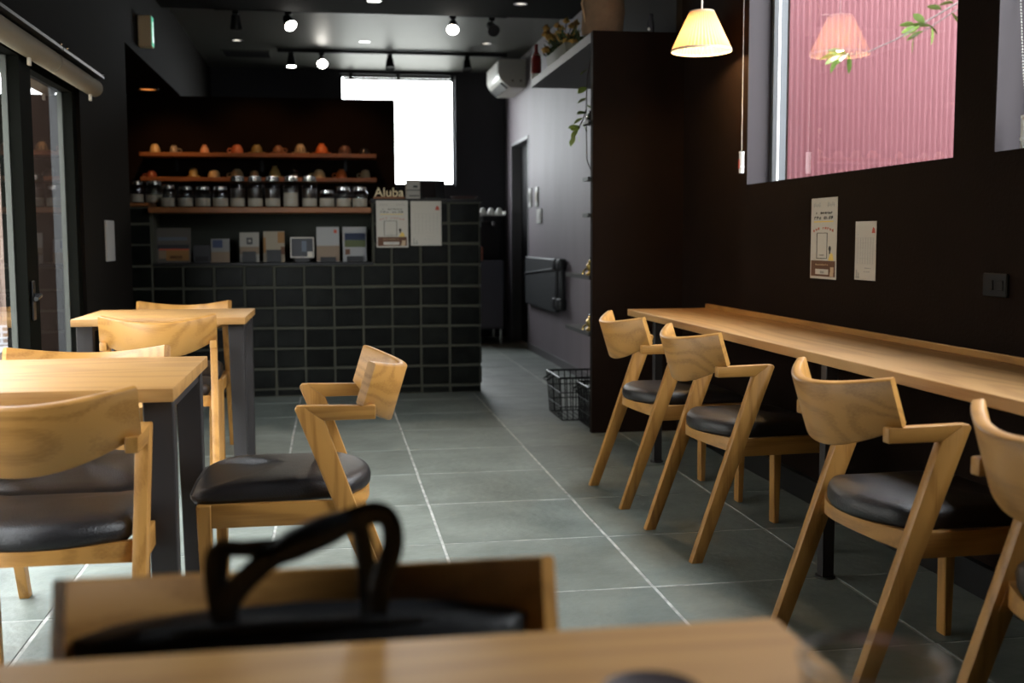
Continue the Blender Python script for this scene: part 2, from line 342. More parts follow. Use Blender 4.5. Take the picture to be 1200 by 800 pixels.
# branch
def leaf_mesh(L, w):
    vs = []; fs = []; n = 5
    for i in range(n+1):
        s = i/n; ww = w*sin(pi*min(1, s*.96+.04))**.8
        vs += [(s*L, -ww, .16*ww+.10*L*s*s*-1), (s*L, 0, -.10*L*s*s), (s*L, ww, .16*ww-.10*L*s*s)]
    for i in range(n):
        for k in range(2): fs.append((3*i+k, 3*i+3+k, 3*i+4+k, 3*i+1+k))
    return MB().add(vs, fs).mesh('leaf', LEAF, 80)
t = thing('tree_branch', 'thin leafy branch reaching across in front of the red corrugated wall', 'branch', (3.3, 6.0, 2.15))
MB().tube([(-.49, 0, -.055), (-.30, .01, -.03), (-.13, .0, .045), (0, 0, .12), (.24, -.01, .26), (.6, -.05, .45)], [.0026, .0032, .004, .0045, .0055, .007], 6).obj('twig', TWIG, t)
MB().tube([(-.05, -.02, .055), (.08, 0, .12), (.22, .01, .21), (.5, 0, .36)], [.0022, .003, .0035, .0045], 6).obj('twig', TWIG, t)
LM = leaf_mesh(.105, .021)
for x, z, a, tl, rx in [(-.49, -.05, 180, 10, .5), (-.47, -.055, 200, 25, -.5), (-.46, -.05, 150, 60, .4), (-.43, -.04, 160, -15, .9), (-.42, -.05, 20, 80, .2), (-.40, -.035, 195, 35, -.2), (-.45, -.045, 170, 5, 1.2),
                        (-.02, .13, 190, 0, .6), (0, .12, 170, 30, -.4), (.03, .14, 185, -25, .8), (.05, .14, 20, 30, .3), (.02, .12, 150, 15, 1.3),
                        (-.02, .07, 190, 80, .3), (.02, .09, 180, 25, .6), (.08, .12, 10, 85, .8), (.06, .12, 175, -10, .4), (.14, .22, 180, -10, .5), (.22, .26, 190, 5, .4), (.2, .2, 10, 40, .2)]:
    o = link('leaf', LM, t, (x, random.uniform(-.03, .03), z)); o.rotation_euler = (rx, radians(tl), radians(a+random.uniform(-15, 15)))
# weathered fence and white lattice bench outside the glass door
t = thing('board_fence', 'weathered brown board fence outside the left glass door', 'fence', (-4.0, 8.7, -.16))
fm = box(-.058, .058, -.012, .012, 0, 3.3, bev=.003).mesh('board', WEATH, 30)
for k in range(34): link('board', fm, t, (-1.95+.12*k, random.uniform(-.003, .003), 0))
MB().box(-2.0, 2.05, .013, .05, .3, .4).box(-2.0, 2.05, .013, .05, 1.8, 1.9).obj('rail', WEATH, t, 0)
t = thing('left_sky_blocker', 'unseen pale clapboard wall added to block low sky at the left doors', 'building', (-4.4, 4.0, -.16))  # added out of view: blocks low sky, pale boards bounce light indoors
hb = MB().prism([(-.03, 0), (.0, 0), (.0, .15), (-.012, .15)], 1, -4.5, 4.5).xf(Matrix.Rotation(pi, 4, 'Z')).mesh('clapboard', mat('pale_clapboard', (.44, .42, .38), .8, col2=(.52, .50, .46), scale=(3, .4, 12)), 0)
for k in range(29): link('clapboard', hb, t, (0, 0, .148*k))
box(-3, -.001, -4.5, 4.5, 0, 4.31).obj('wall', WEATH, t, 0)
t = thing('lattice_bench', 'white lattice bench outside the glass door at left', 'bench', (-2.40, 7.0, -.16))
lat = MB()
for k in range(22): lat.box(-.45+.043*k, -.438+.043*k, -.3, .3, .575, .583)
for k in range(15): lat.box(-.46, .46, -.3+.0426*k, -.288+.0426*k, .583, .591)
LATW = mat('lattice_paint', (.38, .38, .39), .6)
lat.obj('lattice_top', LATW, t, 0)['kind'] = 'stuff'
lat = MB()
for k in range(22): lat.box(-.45+.043*k, -.438+.043*k, .29, .298, .6, .72)
for k in range(4): lat.box(-.46, .46, .286, .29, .6+.036*k, .612+.036*k)
lat.obj('lattice_back', LATW, t, 0)['kind'] = 'stuff'
for sx_ in (-1, 1):
    for sy_ in (-1, 1): box(sx_*.43-.02, sx_*.43+.02, sy_*.27-.02, sy_*.27+.02, 0, .575).obj('leg', WHITE, t, 0)

# ================================================================== SERVICE COUNTER
t = thing('service_counter', 'black tiled service counter with open display niche at the back', 'counter', (0, 7.79, 0))
body = MB().box(-1.75, 1.03, .008, .35, 0, .915).box(-1.75, -1.18, .008, .35, .915, 1.30).box(.28, 1.03, .008, .35, .915, 1.335)
body.box(-1.18, .28, .33, .35, .915, 1.262)
body.obj('body', GROUT, t, 0)
box(-1.18, .28, .322, .33, .93, 1.262).obj('niche_back', NICHE, t, 0)
box(-1.185, .285, .0, .33, .905, .925, bev=.003).obj('niche_shelf', BLACK, t)
box(-1.20, .272, -.06, .36, 1.262, 1.300, bev=.004).obj('plank', SHELF, t)
box(.27, 1.045, -.015, .36, 1.335, 1.36, bev=.004).obj('countertop', BLACK, t)
box(-1.75, -1.205, -.005, .36, 1.305, 1.33, bev=.004).obj('side_shelf', SHELF, t)
tc_ = {}
colx = [-1.75+.0]+[-1.59+.2*k for k in range(14)]; colx[-1] = 1.03
rows = [0, .055, .195, .335, .475, .615, .755, .905, 1.05, 1.19, 1.335]
for i in range(len(colx)-1):
    for k in range(len(rows)-1):
        xa, xb, za, zb = colx[i], colx[i+1], rows[k], rows[k+1]
        if xb-xa < .04: continue
        if za >= .9 and xb > -1.19 and xa < .28:
            if xa < -1.2: xb = -1.185
            elif xb > .3: xa = .285
            else: continue
            if xb-xa < .03: continue
        if xb < -1.1 and zb > 1.3: zb = 1.3
        w, h = round(xb-xa, 3), round(zb-za, 3); j = .0085
        if h < .03: continue
        for v in range(1):
            vk = random.randrange(3); key = (w, h, vk)
            if key not in tc_:
                e = lambda: random.uniform(-.003, .003)
                b = MB().box(-w/2+j, w/2-j, -.003, .012, -h/2+j, h/2-j, bev=.004)
                b.v = [(x*(1+e()), y, z*(1+e())) for x, y, z in b.v]
                tc_[key] = b.mesh('tile', TILEB, 40)
            o = link('tile', tc_[key], t, ((xa+xb)/2+random.uniform(-.002, .002), random.uniform(-.002, .001), (za+zb)/2+random.uniform(-.002, .002)))
            o.rotation_euler = (random.uniform(-.012, .012), random.uniform(-.01, .01), random.uniform(-.012, .012))
for k in range(8):   # end face of the counter along the passage
    o = link('tile', box(-.004, .006, -.008, .32, -.06, .06, bev=.003).mesh('tile', TILEB, 40), t, (1.032, .02, .125+.14*k))

# cup shelves on the dividing wall
for nm, z, lb in (('upper_cup_shelf', 1.76, 'upper of two brown wooden cup shelves on the dark wall'), ('lower_cup_shelf', 1.56, 'lower of two brown wooden cup shelves, just above the jars')):
    t = thing('wall_shelf', lb, 'shelf', (-.57, 9.8, z))
    box(-.955, .955, -.30, 0, 0, .034, bev=.003).obj('board', SHELF, t)
    for x in (-.7, 0, .7): MB().box(x-.012, x+.012, -.24, 0, -.006, 0).box(x-.012, x+.012, -.006, 0, -.10, -.006).obj('bracket', BLACK, t, 0)
def cup(x, z, r, h, col, label, col2=None, handle=0, saucer=False, taper=.62, stripes=0):
    t = thing('cup', label, 'cup', (x, 9.64, z), 0, 'cups upside down on the wall shelves'); zz = 0
    m_ = mat('cup_glaze', col, .28, col2=col2, scale=(45, 45, 45)) if col2 else mat('cup_glaze', col, .28)
    if saucer:
        MB().lathe([(0, .012), (r*1.1, .012), (r*1.5, .016), (r*1.55, .012), (r*1.1, 0), (0, 0)], 24).obj('saucer', m_, t); zz = .013
    pr = [(r*.93, 0), (r, 0), (r*.99, h*.25), (r*(.5+.5*taper+.08), h*.6), (r*taper, h*.88), (r*taper*.9, h*.93), (r*.45, h*.93), (r*.45, h), (r*.38, h), (r*.38, h*.95), (0, h*.95)]
    MB().lathe([(a, b+zz) for a, b in pr], 24).obj('bowl', m_, t)
    if stripes:
        sm = mat('cup_stripe', (.05, .035, .025), .4)
        for k in range(stripes):
            a = 2*pi*k/stripes+.2
            MB().tube([(cos(a)*r*1.005, sin(a)*r*1.005, h*.1+zz), (cos(a)*r*(.58+.5*taper), sin(a)*r*(.58+.5*taper), h*.6+zz)], .005, 5).obj('stripe', sm, t)
    if handle:
        MB().tube([(handle*(r*.92), 0, zz+h*.55), (handle*(r+.02), 0, zz+h*.55), (handle*(r+.03), 0, zz+h*.35), (handle*(r+.02), 0, zz+h*.15), (handle*(r*.97), 0, zz+h*.18)], .005, 8).obj('handle', m_, t)
ZT, ZL = 1.794, 1.594
CR, OR, OL, BR = (.62, .44, .20), (.62, .17, .04), (.20, .15, .05), (.14, .055, .025)
cup(-1.421, ZT, .042, .075, CR, 'cream upside-down cup at the left end of the upper shelf')
cup(-1.271, ZT, .032, .066, (.55, .46, .34), 'small white and black patterned cup, second on the upper shelf', (.06, .05, .04), 1)
cup(-1.025, ZT, .038, .072, (.60, .42, .26), 'orange and white cup, third from left on the upper shelf', (.6, .16, .05), taper=.4)
cup(-.762, ZT, .050, .075, (.60, .22, .10), 'orange-red cup with its handle to the left on the upper shelf', (.5, .12, .05), -1)
cup(-.602, ZT, .046, .066, OL, 'olive cup on a saucer in the middle of the upper shelf', (.30, .21, .07), 0, True)
cup(-.427, ZT, .045, .06, BR, 'dark brown cup with saucer between the olive and striped cups', (.30, .14, .07), 1, True)
cup(-.244, ZT, .048, .072, (.36, .28, .17), 'pale dome cup with dark stripes on a saucer, upper shelf', None, 0, True, .55, 10)
cup(-.067, ZT, .050, .078, OR, 'plain orange cup on a saucer, right part of the upper shelf', (.55, .12, .03), 0, True, .42)
cup(.125, ZT, .052, .076, (.12, .05, .03), 'dark brown ribbed cup, second from right on the upper shelf', (.20, .09, .05), 0, False, .7, 12)
cup(.29, ZT, .044, .056, (.02, .016, .016), 'black glossy cup at the right end of the upper shelf')
cup(-1.454, ZL, .042, .058, (.26, .07, .03), 'dull red-brown cup at the left end of the lower shelf', None, -1)
cup(-1.12, ZL, .035, .066, (.46, .33, .10), 'mustard yellow cup on a saucer, second on the lower shelf', None, 0, True, .8)
cup(-.955, ZL, .047, .064, CR, 'wide cream cup, third from left on the lower shelf', None, 0, False, .75)
cup(-.768, ZL, .052, .074, (.42, .32, .17), 'beige patterned cup with handle to the left, lower shelf', (.20, .13, .06), -1, False, .6)
cup(-.628, ZL, .036, .062, (.55, .30, .12), 'small orange and cream cup above the tall jars', (.6, .40, .2), 0, False, .75)
cup(-.46, ZL, .048, .088, (.46, .33, .11), 'tall pointed yellow cup on a saucer, lower shelf', (.32, .25, .08), 0, True, .35)
cup(-.298, ZL, .062, .07, (.022, .020, .020), 'large dark grey bowl upside down on the lower shelf', None, 0, False, .6)
cup(-.093, ZL, .052, .072, (.60, .45, .22), 'cream round cup with handle to the left, lower shelf', None, -1, False, .6)
cup(.093, ZL, .046, .076, OR, 'orange cup with a side handle, second from right on lower shelf', (.5, .13, .03), -1, False, .55)
cup(.294, ZL, .040, .074, (.40, .33, .19), 'beige-grey cup at the right end of the lower shelf', None, -1, False, .75)
# added fixture: glowing amber disc stands for the light pool on the soffit
t = thing('alcove_light_pool', 'added amber disc standing for a light pool on the alcove soffit', 'light', (-1.42, 9.35, 2.28))
MB().lathe([(.09, 0), (.09, -.012), (.07, -.012), (.068, 0)], 24).obj('ring', BLACK, t)
MB().lathe([(0, -.004), (.068, -.004)], 24).obj('lens', emit('amber_light_pool', (1, .32, .07), .5), t)
for x in (-1.3, -.6, .1): lamp('SPOT', (x, 9.02, 2.55 if x > -1.2 else 2.24), 5 if x < -1 else 6, (1, .52, .22), .03, (x, 9.66, 1.68), 75, .8)  # warm spots without fittings light the cups from above

# jars on the plank
LABELM = mat('jar_label_paper', (.34, .30, .235), .8)
JB = {}
def jar(x, y, z, w, h, label, lh, fill):
    t = thing('glass_jar', label, 'jar', (x, y, z), random.uniform(-.15, .15), 'coffee jars lined up on the counter shelf')
    r = w/2; nb = r*.80
    key = (w, h, fill)
    if key not in JB:
        JB[key] = (MB().lathe([(0, .004), (r*.9, .002), (r, .012), (r, h*.70), (r*.95, h*.76), (nb, h*.80), (nb, h*.86)], 20).mesh('jar_body', JARG, 60),
                   MB().lathe([(nb*1.08, h*.84), (nb*1.12, h*.85), (nb*1.12, h*.90), (nb*1.0, h*.91), (nb*1.05, h*.93), (nb*1.05, h*.985), (nb*.9, h), (0, h)], 20).mesh('lid', mat('bright_lid', (.62, .62, .60), .16, .85), 40),
                   MB().lathe([(0, .006), (r*.9, .006), (r*.94, .014), (r*.94, h*fill), (0, h*fill+.004)], 18).mesh('beans', BEAN, 40))
    b, l, f = JB[key]; link('jar_body', b, t); link('lid', l, t); link('beans', f, t)
    # paper label wrapped round the front
    vs = []; fs = []; a0 = radians(62)
    for i in range(9):
        a = -pi/2-a0+2*a0*i/8; vs += [(cos(a)*r*1.02, sin(a)*r*1.02, .008), (cos(a)*r*1.02, sin(a)*r*1.02, lh)]
        if i: fs.append((2*i-2, 2*i, 2*i+1, 2*i-1))
    pl = MB().add(vs, fs).obj('paper_label', LABELM, t)
    tx = MB()
    for k in range(3):
        zz = lh*(.75-.22*k); hw = r*(.6-.12*k)
        vs = []; fs = []
        for i in range(7):
            a = -pi/2-hw/r+2*hw/r*i/6; vs += [(cos(a)*r*1.03, sin(a)*r*1.03, zz), (cos(a)*r*1.03, sin(a)*r*1.03, zz+lh*.06)]
            if i: fs.append((2*i-2, 2*i, 2*i+1, 2*i-1))
        tx.add(vs, fs)
    tx.obj('lettering', INKG, pl)
JX = [-1.084, -.97, -.855, -.74, -.624, -.51, -.393, -.267, -.143, -.027, .086, .2]
JH = [.152, .142, .142, .142, .212, .212, .212, .212, .214, .118, .142, .142]
JN = ['short glass coffee jar at the left end of the brown plank', 'second short coffee jar from the left on the brown plank', 'third short coffee jar from the left on the brown plank',
      'fourth short coffee jar, just left of the tall jars', 'leftmost of the five tall glass coffee jars', 'second of the five tall glass coffee jars', 'middle one of the five tall glass coffee jars',
      'tall jar with its label set higher, fourth of five', 'rightmost of the five tall glass coffee jars', 'lowest squat jar directly right of the tall jars',
      'short jar with bright lid, second from the right end', 'short jar with bright lid at the right end of the plank']
for i in range(12): jar(JX[i], 7.86, 1.30, .108 if JH[i] < .2 else .106, JH[i], JN[i], .062 if i != 7 else .10, .42 if JH[i] < .2 else .60)
jar(-1.296, 7.93, 1.33, .09, .15, 'half-hidden jar at the far left end, beside the wall', .06, .4)
jar(-1.185, 7.93, 1.33, .115, .15, 'wide jar on the raised left end of the counter', .055, .42)

# things in the niche
def flat_card(name, x0, x1, z0, z1, y, m_, label, cat, prints=(), lean=.12, stand=None, group=None):
    """a standing card or book: prints are (x0,x1,z0,z1,material) as shares of the face"""
    w, h = x1-x0, z1-z0
    t = thing(name, label, cat, ((x0+x1)/2, y, z0), 0, group)
    R_ = Matrix.Rotation(-lean, 4, 'X')
    c = box(-w/2, w/2, 0, .006, 0, h).xf(R_).obj('card', m_, t, 0)
    for a, b, c0, c1, pm, nm in prints: box(-w/2+a*w, -w/2+b*w, -.0012, 0, c0*h, c1*h).xf(R_).obj(nm, pm, c, 0)
    if stand:
        MB().box(-w*.34, w*.34, -.03, -.012, 0, h*stand).box(-w*.3, w*.3, -.012, .05, 0, .006).obj('stand', BLACK, t, 0)
    return t
SKYB = mat('print_blue_grey', (.09, .11, .14), .6); SAND = mat('print_sand', (.20, .14, .09), .6); GRN = mat('print_green', (.06, .075, .018), .6); NAVY = mat('print_navy', (.03, .045, .10), .6); DK = mat('print_dark', (.025, .025, .03), .5)
ORG = mat('print_orange', (.25, .12, .03), .6)
flat_card('magazine', -1.189, -.955, .926, 1.165, 7.93, mat('magazine_cover', (.09, .08, .07), .4), 'large magazine with a landscape and food cover at niche left end', 'magazine',
          [(.05, .95, .40, .52, DK, 'print'), (.3, .95, .06, .36, ORG, 'print'), (.1, .3, .12, .34, SAND, 'print'), (.08, .9, .64, .74, SKYB, 'print'), (.4, .75, .12, .2, BRN, 'print'), (.1, .95, .36, .40, RED, 'print')])
flat_card('leaflet_holder', -.938, -.825, .926, 1.045, 7.93, DK, 'dark leaflet holder right of the large magazine', 'holder', [(.1, .9, .05, .35, BLACK, 'pocket')], .08)
flat_card('leaflet', -.819, -.695, .926, 1.09, 7.92, mat('leaflet_grey', (.19, .19, .185), .6), 'grey-blue leaflet with a small dark blue photo on top', 'leaflet',
          [(.08, .62, .62, .95, NAVY, 'print'), (0, 1, 0, .45, SAND, 'print')])
flat_card('card_stand', -.627, -.496, .926, 1.133, 7.93, mat('card_offwhite', (.30, .285, .25), .7), 'white card with a round dark emblem on a black stand', 'card', [(.36, .66, .60, .82, DK, 'emblem'), (.44, .58, .66, .76, PAPER, 'emblem'), (0, 1, .28, .52, SAND, 'print')], .1, .36)
flat_card('card_stand', -.467, -.323, .926, 1.140, 7.93, mat('card_cream', (.26, .215, .15), .6), 'cream and orange card on a brown stand, centre of niche', 'card', [(.68, 1, .62, .98, ORG, 'print'), (0, .12, .3, .8, ORG, 'print'), (.82, 1, .25, .5, BRN, 'print')], .1, .4)
t = flat_card('framed_photo', -.283, -.121, .955, 1.098, 7.92, DK, 'small white-framed dark landscape photo on an easel', 'photo', [(.48, .68, .30, .82, SKYB, 'print'), (.72, .94, .05, .30, PAPER, 'print')], .1)
MB().box(-.081, .081, -.004, .001, 0, .008).box(-.081, .081, -.004, .001, .135, .143).box(-.081, -.074, -.004, .001, .008, .135).box(.074, .081, -.004, .001, .008, .135).xf(Matrix.Rotation(-.1, 4, 'X')).obj('frame', PAPER, t, 0)
MB().box(-.05, .05, -.02, .06, -.029, 0).obj('easel', BLACK, t, 0)
flat_card('white_card', -.103, .054, .926, 1.17, 7.92, mat('card_white', (.29, .285, .275), .6), 'plain white card with a small red seal, right part of niche', 'card', [(.76, .90, .82, .92, RED, 'seal'), (0, 1, .02, .46, SAND, 'print')], .1, .14)
flat_card('photo_leaflet', .078, .242, .926, 1.17, 7.92, mat('leaflet_white', (.27, .27, .27), .6), 'leaflet with a green hillside photo at the niche right end', 'leaflet', [(.08, .97, .42, .82, GRN, 'photo'), (.08, .97, .62, .82, NAVY, 'photo'), (.1, .3, .2, .36, BRN, 'print')], .1, .16)

# notices: built as thin sheets with raised print, local x = width, z = height, facing -y
def squiggle(mb, x0, x1, z, h, n, seed):
    rr = random.Random(seed); st = (x1-x0)/n
    for k in range(n):
        x = x0+k*st
        if rr.random() < .12: continue
        a = st*.62
        mb.box(x, x+a*.28, -.0012, 0, z, z+h*rr.uniform(.6, 1)).box(x, x+a, -.0012, 0, z+h*rr.uniform(.1, .8), z+h*rr.uniform(.1, .8)+h*.16)
        if rr.random() < .6: mb.box(x+a*.72, x+a, -.0012, 0, z, z+h*rr.uniform(.5, 1))
    return mb
def order_notice(label, loc, rz, w, h, code_gap):
    t = thing('order_notice', label, 'notice', loc, rz)
    s = box(-w/2, w/2, 0, .0015, 0, h).obj('sheet', PAPER, t, 0)
    sg = MB()
    for sx_ in (-1, 1):
        for k in range(5): sg.box(sx_*w*(.16+.055*k)-.0012*w*4, sx_*w*(.16+.055*k)+.0012*w*4, -.001, 0, h*(.885+.012*(k % 2)), h*(.945-.01*(k % 3)))
        sg.box(sx_*w*.27-w*.14, sx_*w*.27+w*.14, -.001, 0, h*.905, h*.909)
    sg.obj('leaf_sprigs', INKG, s, 0)
    squiggle(MB(), -w*.30, w*.34, h*.80, h*.03, 11, 3).obj('heading', INK, s, 0)
    squiggle(MB(), -w*.36, w*.38, h*.735, h*.042, 8, 5).obj('heading', INK, s, 0)
    box(-w*.38, w*.36, -.001, 0, h*.70, h*.715).obj('underline', YEL, s, 0)
    rd = MB()
    for k in range(9):
        a = (k-4)/4; squiggle(rd, w*(.36*a-.035), w*(.36*a+.04), h*(.615-.035*a*a), h*.035, 1, k+11)
    rd.obj('arched_heading', RED, s, 0)
    p0, p1, q0, q1 = -w*.26, w*.15, h*.25, h*.57
    MB().box(p0, p1, -.001, 0, q0, q0+h*.008).box(p0, p1, -.001, 0, q1-h*.008, q1).box(p0, p0+w*.018, -.001, 0, q0, q1).box(p1-w*.018, p1, -.001, 0, q0, q1).obj('phone_outline', INK, s, 0)
    squiggle(MB(), -w*.14, w*.04, q0+h*.035, h*.02, 4, 8).obj('caption', INKG, s, 0)
    MB().lathe([(0, 0), (w*.045, 0), (w*.045, .001), (0, .001)], 14).xf(Matrix.Translation((w*.25, 0, h*.375)) @ Matrix.Rotation(radians(90), 4, 'X')).obj('figure_hair', INK, s, 0)
    box(w*.23, w*.275, -.001, 0, h*.31, h*.37).obj('figure_hair', INK, s, 0)
    MB().prism([(w*.2, h*.23), (w*.40, h*.23), (w*.36, h*.31), (w*.29, h*.325)], 1, -.001, 0).obj('figure_dress', YEL, s, 0)
    box(-w*.46, w*.46, -.001, 0, h*.03, h*.225).obj('brown_band', BRN, s, 0)
    squiggle(MB(), -w*.28, w*.22, h*.165, h*.022, 9, 21).xf(Matrix.Translation((0, -.001, 0))).obj('band_text', SKIN, s, 0)
    box(-w*.28, w*.22, -.002, -.001, h*.055, h*.12, bev=0).obj('button', PAPER, s, 0)
    squiggle(MB(), -w*.20, w*.10, h*.068, h*.035, 5, 31).xf(Matrix.Translation((0, -.002, 0))).obj('button_text', INKG, s, 0)
    MB().box(w*.30, w*.42, -.002, -.001, h*.085, h*.15).box(w*.28, w*.41, -.002, -.001, h*.035, h*.085).obj('cup_drawing', SKIN, s, 0)
def calendar(label, loc, rz, w, h):
    t = thing('calendar_sheet', label, 'notice', loc, rz)
    s = box(-w/2, w/2, 0, .0015, 0, h).obj('sheet', PAPER, t, 0)
    MB().prism([(w*.30, h*.80), (w*.44, h*.80), (w*.42, h*.87), (w*.36, h*.90), (w*.32, h*.86)], 1, -.001, 0).obj('red_emblem', RED, s, 0)
    g = MB()
    for k in range(7): g.box(-w*.36+k*w*.12, -w*.36+k*w*.12+w*.006, -.0008, 0, h*.28, h*.72)
    for k in range(6): g.box(-w*.40, w*.40, -.0008, 0, h*(.28+.088*k), h*(.28+.088*k)+h*.002)
    squiggle(g, -w*.38, -w*.2, h*.77, h*.014, 3, 3); squiggle(g, w*.0, w*.3, h*.20, h*.014, 5, 6); squiggle(g, -w*.05, w*.25, h*.14, h*.014, 4, 9)
    g.obj('grid', INKG, s, 0)
    MB().box(-w*.44, -w*.26, -.001, 0, h*.03, h*.06).box(-w*.42, -w*.38, -.001, 0, h*.06, h*.17).box(-w*.33, -w*.29, -.001, 0, h*.06, h*.12).obj('small_drawing', INKG, s, 0)
order_notice('white order notice with brown foot band taped to black counter tiles', (.416, 7.768, 1.025), 0, .218, .322, 0)
calendar('white calendar sheet with red mark taped to black counter tiles', (.650, 7.768, 1.037), 0, .213, .306)
order_notice('tall white order notice with brown foot band on the right wall', (1.928, 4.19, .918), -pi/2, .236, .32, 0)
calendar('narrow white calendar sheet on the right wall above the long counter', (1.928, 3.835, .925), -pi/2, .162, .215)
# sign, boxes and dish on the counter top
t = thing('wooden_letter_sign', 'small sign reading Aluba in pale wooden letters on a wooden block', 'sign', (.402, 7.86, 1.36))
box(-.108, .108, -.03, .03, 0, .016, bev=.002).obj('block', SHELF, t)
textmesh('letters', 'Aluba', .088, mat('pale_letter_wood', (.85, .70, .42), .5), t, (0, .004, .018), (radians(90), 0, 0), .008)
t = thing('paper_carton', 'small grey paper carton beside the wooden letter sign', 'box', (.571, 7.9, 1.36))
box(-.048, .048, -.03, .05, 0, .135, bev=.002).obj('carton', mat('carton_grey', (.34, .32, .28), .7), t)
MB().box(-.048, .048, -.0315, -.03, .06, .066).box(.0, .03, -.0315, -.03, .08, .095).box(-.03, .04, -.0315, -.03, .02, .027).obj('print', INK, t, 0)
t = thing('card_terminal', 'black till display standing against the bright back window', 'till', (.71, 7.93, 1.36))
MB().prism([(-.05, 0), (.06, 0), (.045, .136), (.01, .136)], 0, -.09, .09, .006).obj('housing', BLACK, t)
MB().prism([(-.054, .014), (-.051, .014), (.006, .122), (.003, .122)], 0, -.075, .02).obj('screen', mat('dark_screen', (.02, .016, .016), .2), t, 0)
box(-.05, .05, -.09, -.05, 0, .012, bev=.003).obj('foot', BLACK, t)
t = thing('shallow_dish', 'shallow dark dish on the right end of the tiled counter', 'dish', (.935, 7.92, 1.36))
MB().lathe([(0, .006), (.07, .006), (.095, .022), (.10, .022), (.078, 0), (0, 0)], 28).obj('dish', mat('dish_brown', (.10, .06, .055), .35), t)

# back corner: cabinet, boxes, coffee machine with a tray
t = thing('low_cabinet', 'dark steel cabinet on thin legs in the back corner', 'cabinet', (1.55, 11.6, 0))
box(-.25, .19, -.3, .3, .16, .86, bev=.006).obj('body', mat('cabinet_grey', (.12, .125, .16), .4, .2), t)
box(-.24, .18, -.312, -.30, .18, .84, bev=.004).obj('door', mat('cabinet_door', (.14, .145, .19), .35, .2), t)
for x in (-.22, .16):
    for y in (-.26, .26): MB().tube([(x, y, 0), (x, y, .16)], .014, 10).obj('leg', CHROME, t)
for i, (z, lb) in enumerate(((.86, 'lower of two red-brown boxes stacked on the steel cabinet'), (.93, 'upper of two red-brown boxes stacked on the steel cabinet'))):
    t = thing('carton_box', lb, 'box', (1.455, 11.44, z))
    box(-.075, .075, -.08, .08, 0, .066, bev=.003).obj('carton', mat('terracotta_card', (.52, .17, .11), .7), t)
    box(-.0755, .0755, -.0815, -.0795, .046, .05).obj('lid_line', BRN, t, 0)
t = thing('coffee_machine', 'black coffee machine on the cabinet below the white tray', 'machine', (1.63, 11.62, .86))
MB().box(-.1, .11, -.08, .22, 0, .46, bev=.01).obj('body', BLACK, t)
box(-.09, .10, -.20, -.08, .40, .46, bev=.006).obj('head', BLACK, t)
MB().tube([(.02, -.15, .40), (.02, -.15, .36)], .02, 12).obj('spout', CHROME, t)
t = thing('white_tray', 'white tray with small upturned cups in the back corner', 'tray', (1.635, 11.5, 1.32))
MB().prism([(-.13, .0), (.13, 0), (.145, .045), (.137, .045), (.122, .008), (-.122, .008), (-.137, .045), (-.145, .045)], 1, -.1, .1).obj('tray', WHITE, t, 0)
for k in range(3): MB().lathe([(.042, .008), (.040, .03), (.02, .075), (0, .08)], 16, (-.085+.085*k, 0, .0)).obj('cup_mould', WHITE, t)

# ================================================================== CORRIDOR SIDE
# air conditioner
t = thing('air_conditioner', 'white wall air conditioner high above the corridor doorway', 'air conditioner', (1.9, 11.3, 2.545))
AC = mat('ac_white', (.62, .60, .56), .4)
MB().prism([(0, 0), (-.16, 0), (-.255, .085), (-.27, .13), (-.268, .262), (-.25, .28), (0, .28)], 1, -.40, .40, .008).obj('body', AC, t, 20)
MB().prism([(-.265, .13), (-.275, .13), (-.273, .258), (-.265, .258)], 1, -.38, .38).obj('front_panel', AC, t, 0)
MB().prism([(-.18, -.003), (-.245, .05), (-.235, .06), (-.17, .006)], 1, -.34, .34).obj('outlet', DK, t, 0)
for y, z in ((-.403, .06), (-.403, .06)): pass
for x in (-.13, -.05): MB().lathe([(0, 0), (.012, 0), (.012, .004), (0, .004)], 12).xf(Matrix.Translation((x, -.40, .07)) @ Matrix.Rotation(radians(90), 4, 'X')).obj('screw_cap', mat('cap_brown', (.2, .16, .12), .6), t)
# slab canopy and shelf unit behind the divider
t = thing('shelf_unit', 'dark built-in shelf unit behind the divider with an overhanging top slab', 'shelf unit', (1.415, 6.05, 0))
SLB = mat('slab_grey', (.065, .065, .068), .55, spec=.3)
box(.0, .485, 0, 1.85, 2.145, 2.20, bev=.002).obj('top_slab', SLB, t)
for z in (1.42, 1.22, 1.73): box(-.015, .485, .0, .13, z-.02, z).obj('shelf', SLB, t, 0)
for z in (.875, .56): box(-.01, .485, .0, .62, z-.022, z).obj('shelf', SLB, t, 0)
box(.47, .485, 0, .62, 0, 2.145).obj('back_panel', CORR, t, 0)
def ornament(label, loc):
    t = thing('brass_ornament', label, 'ornament', loc); t.scale = (.75, .75, .75)
    MB().lathe([(0, 0), (.03, 0), (.035, .012), (.012, .03), (.028, .055), (.03, .075), (.012, .095), (.016, .105), (0, .115)], 18).obj('figure', GOLD, t)
    MB().ball((0, 0, .12), .012, 2).obj('bead_or_glint', CHROME, t)
    MB().tube([(-.03, -.01, .05), (-.055, -.01, .03), (-.06, -.01, .008)], .007, 8).obj('arm', GOLD, t)
ornament('small brass ornament on the upper of the two low corridor shelves', (1.440, 6.16, .875))
ornament('small brass ornament on the lowest corridor shelf', (1.440, 6.16, .56))
t = thing('small_bottle', 'tiny silver bottle on a narrow upper corridor shelf', 'bottle', (1.428, 6.12, 1.73))
MB().lathe([(0, 0), (.018, 0), (.018, .03), (.008, .045), (.008, .055), (0, .055)], 14).obj('bottle', CHROME, t)
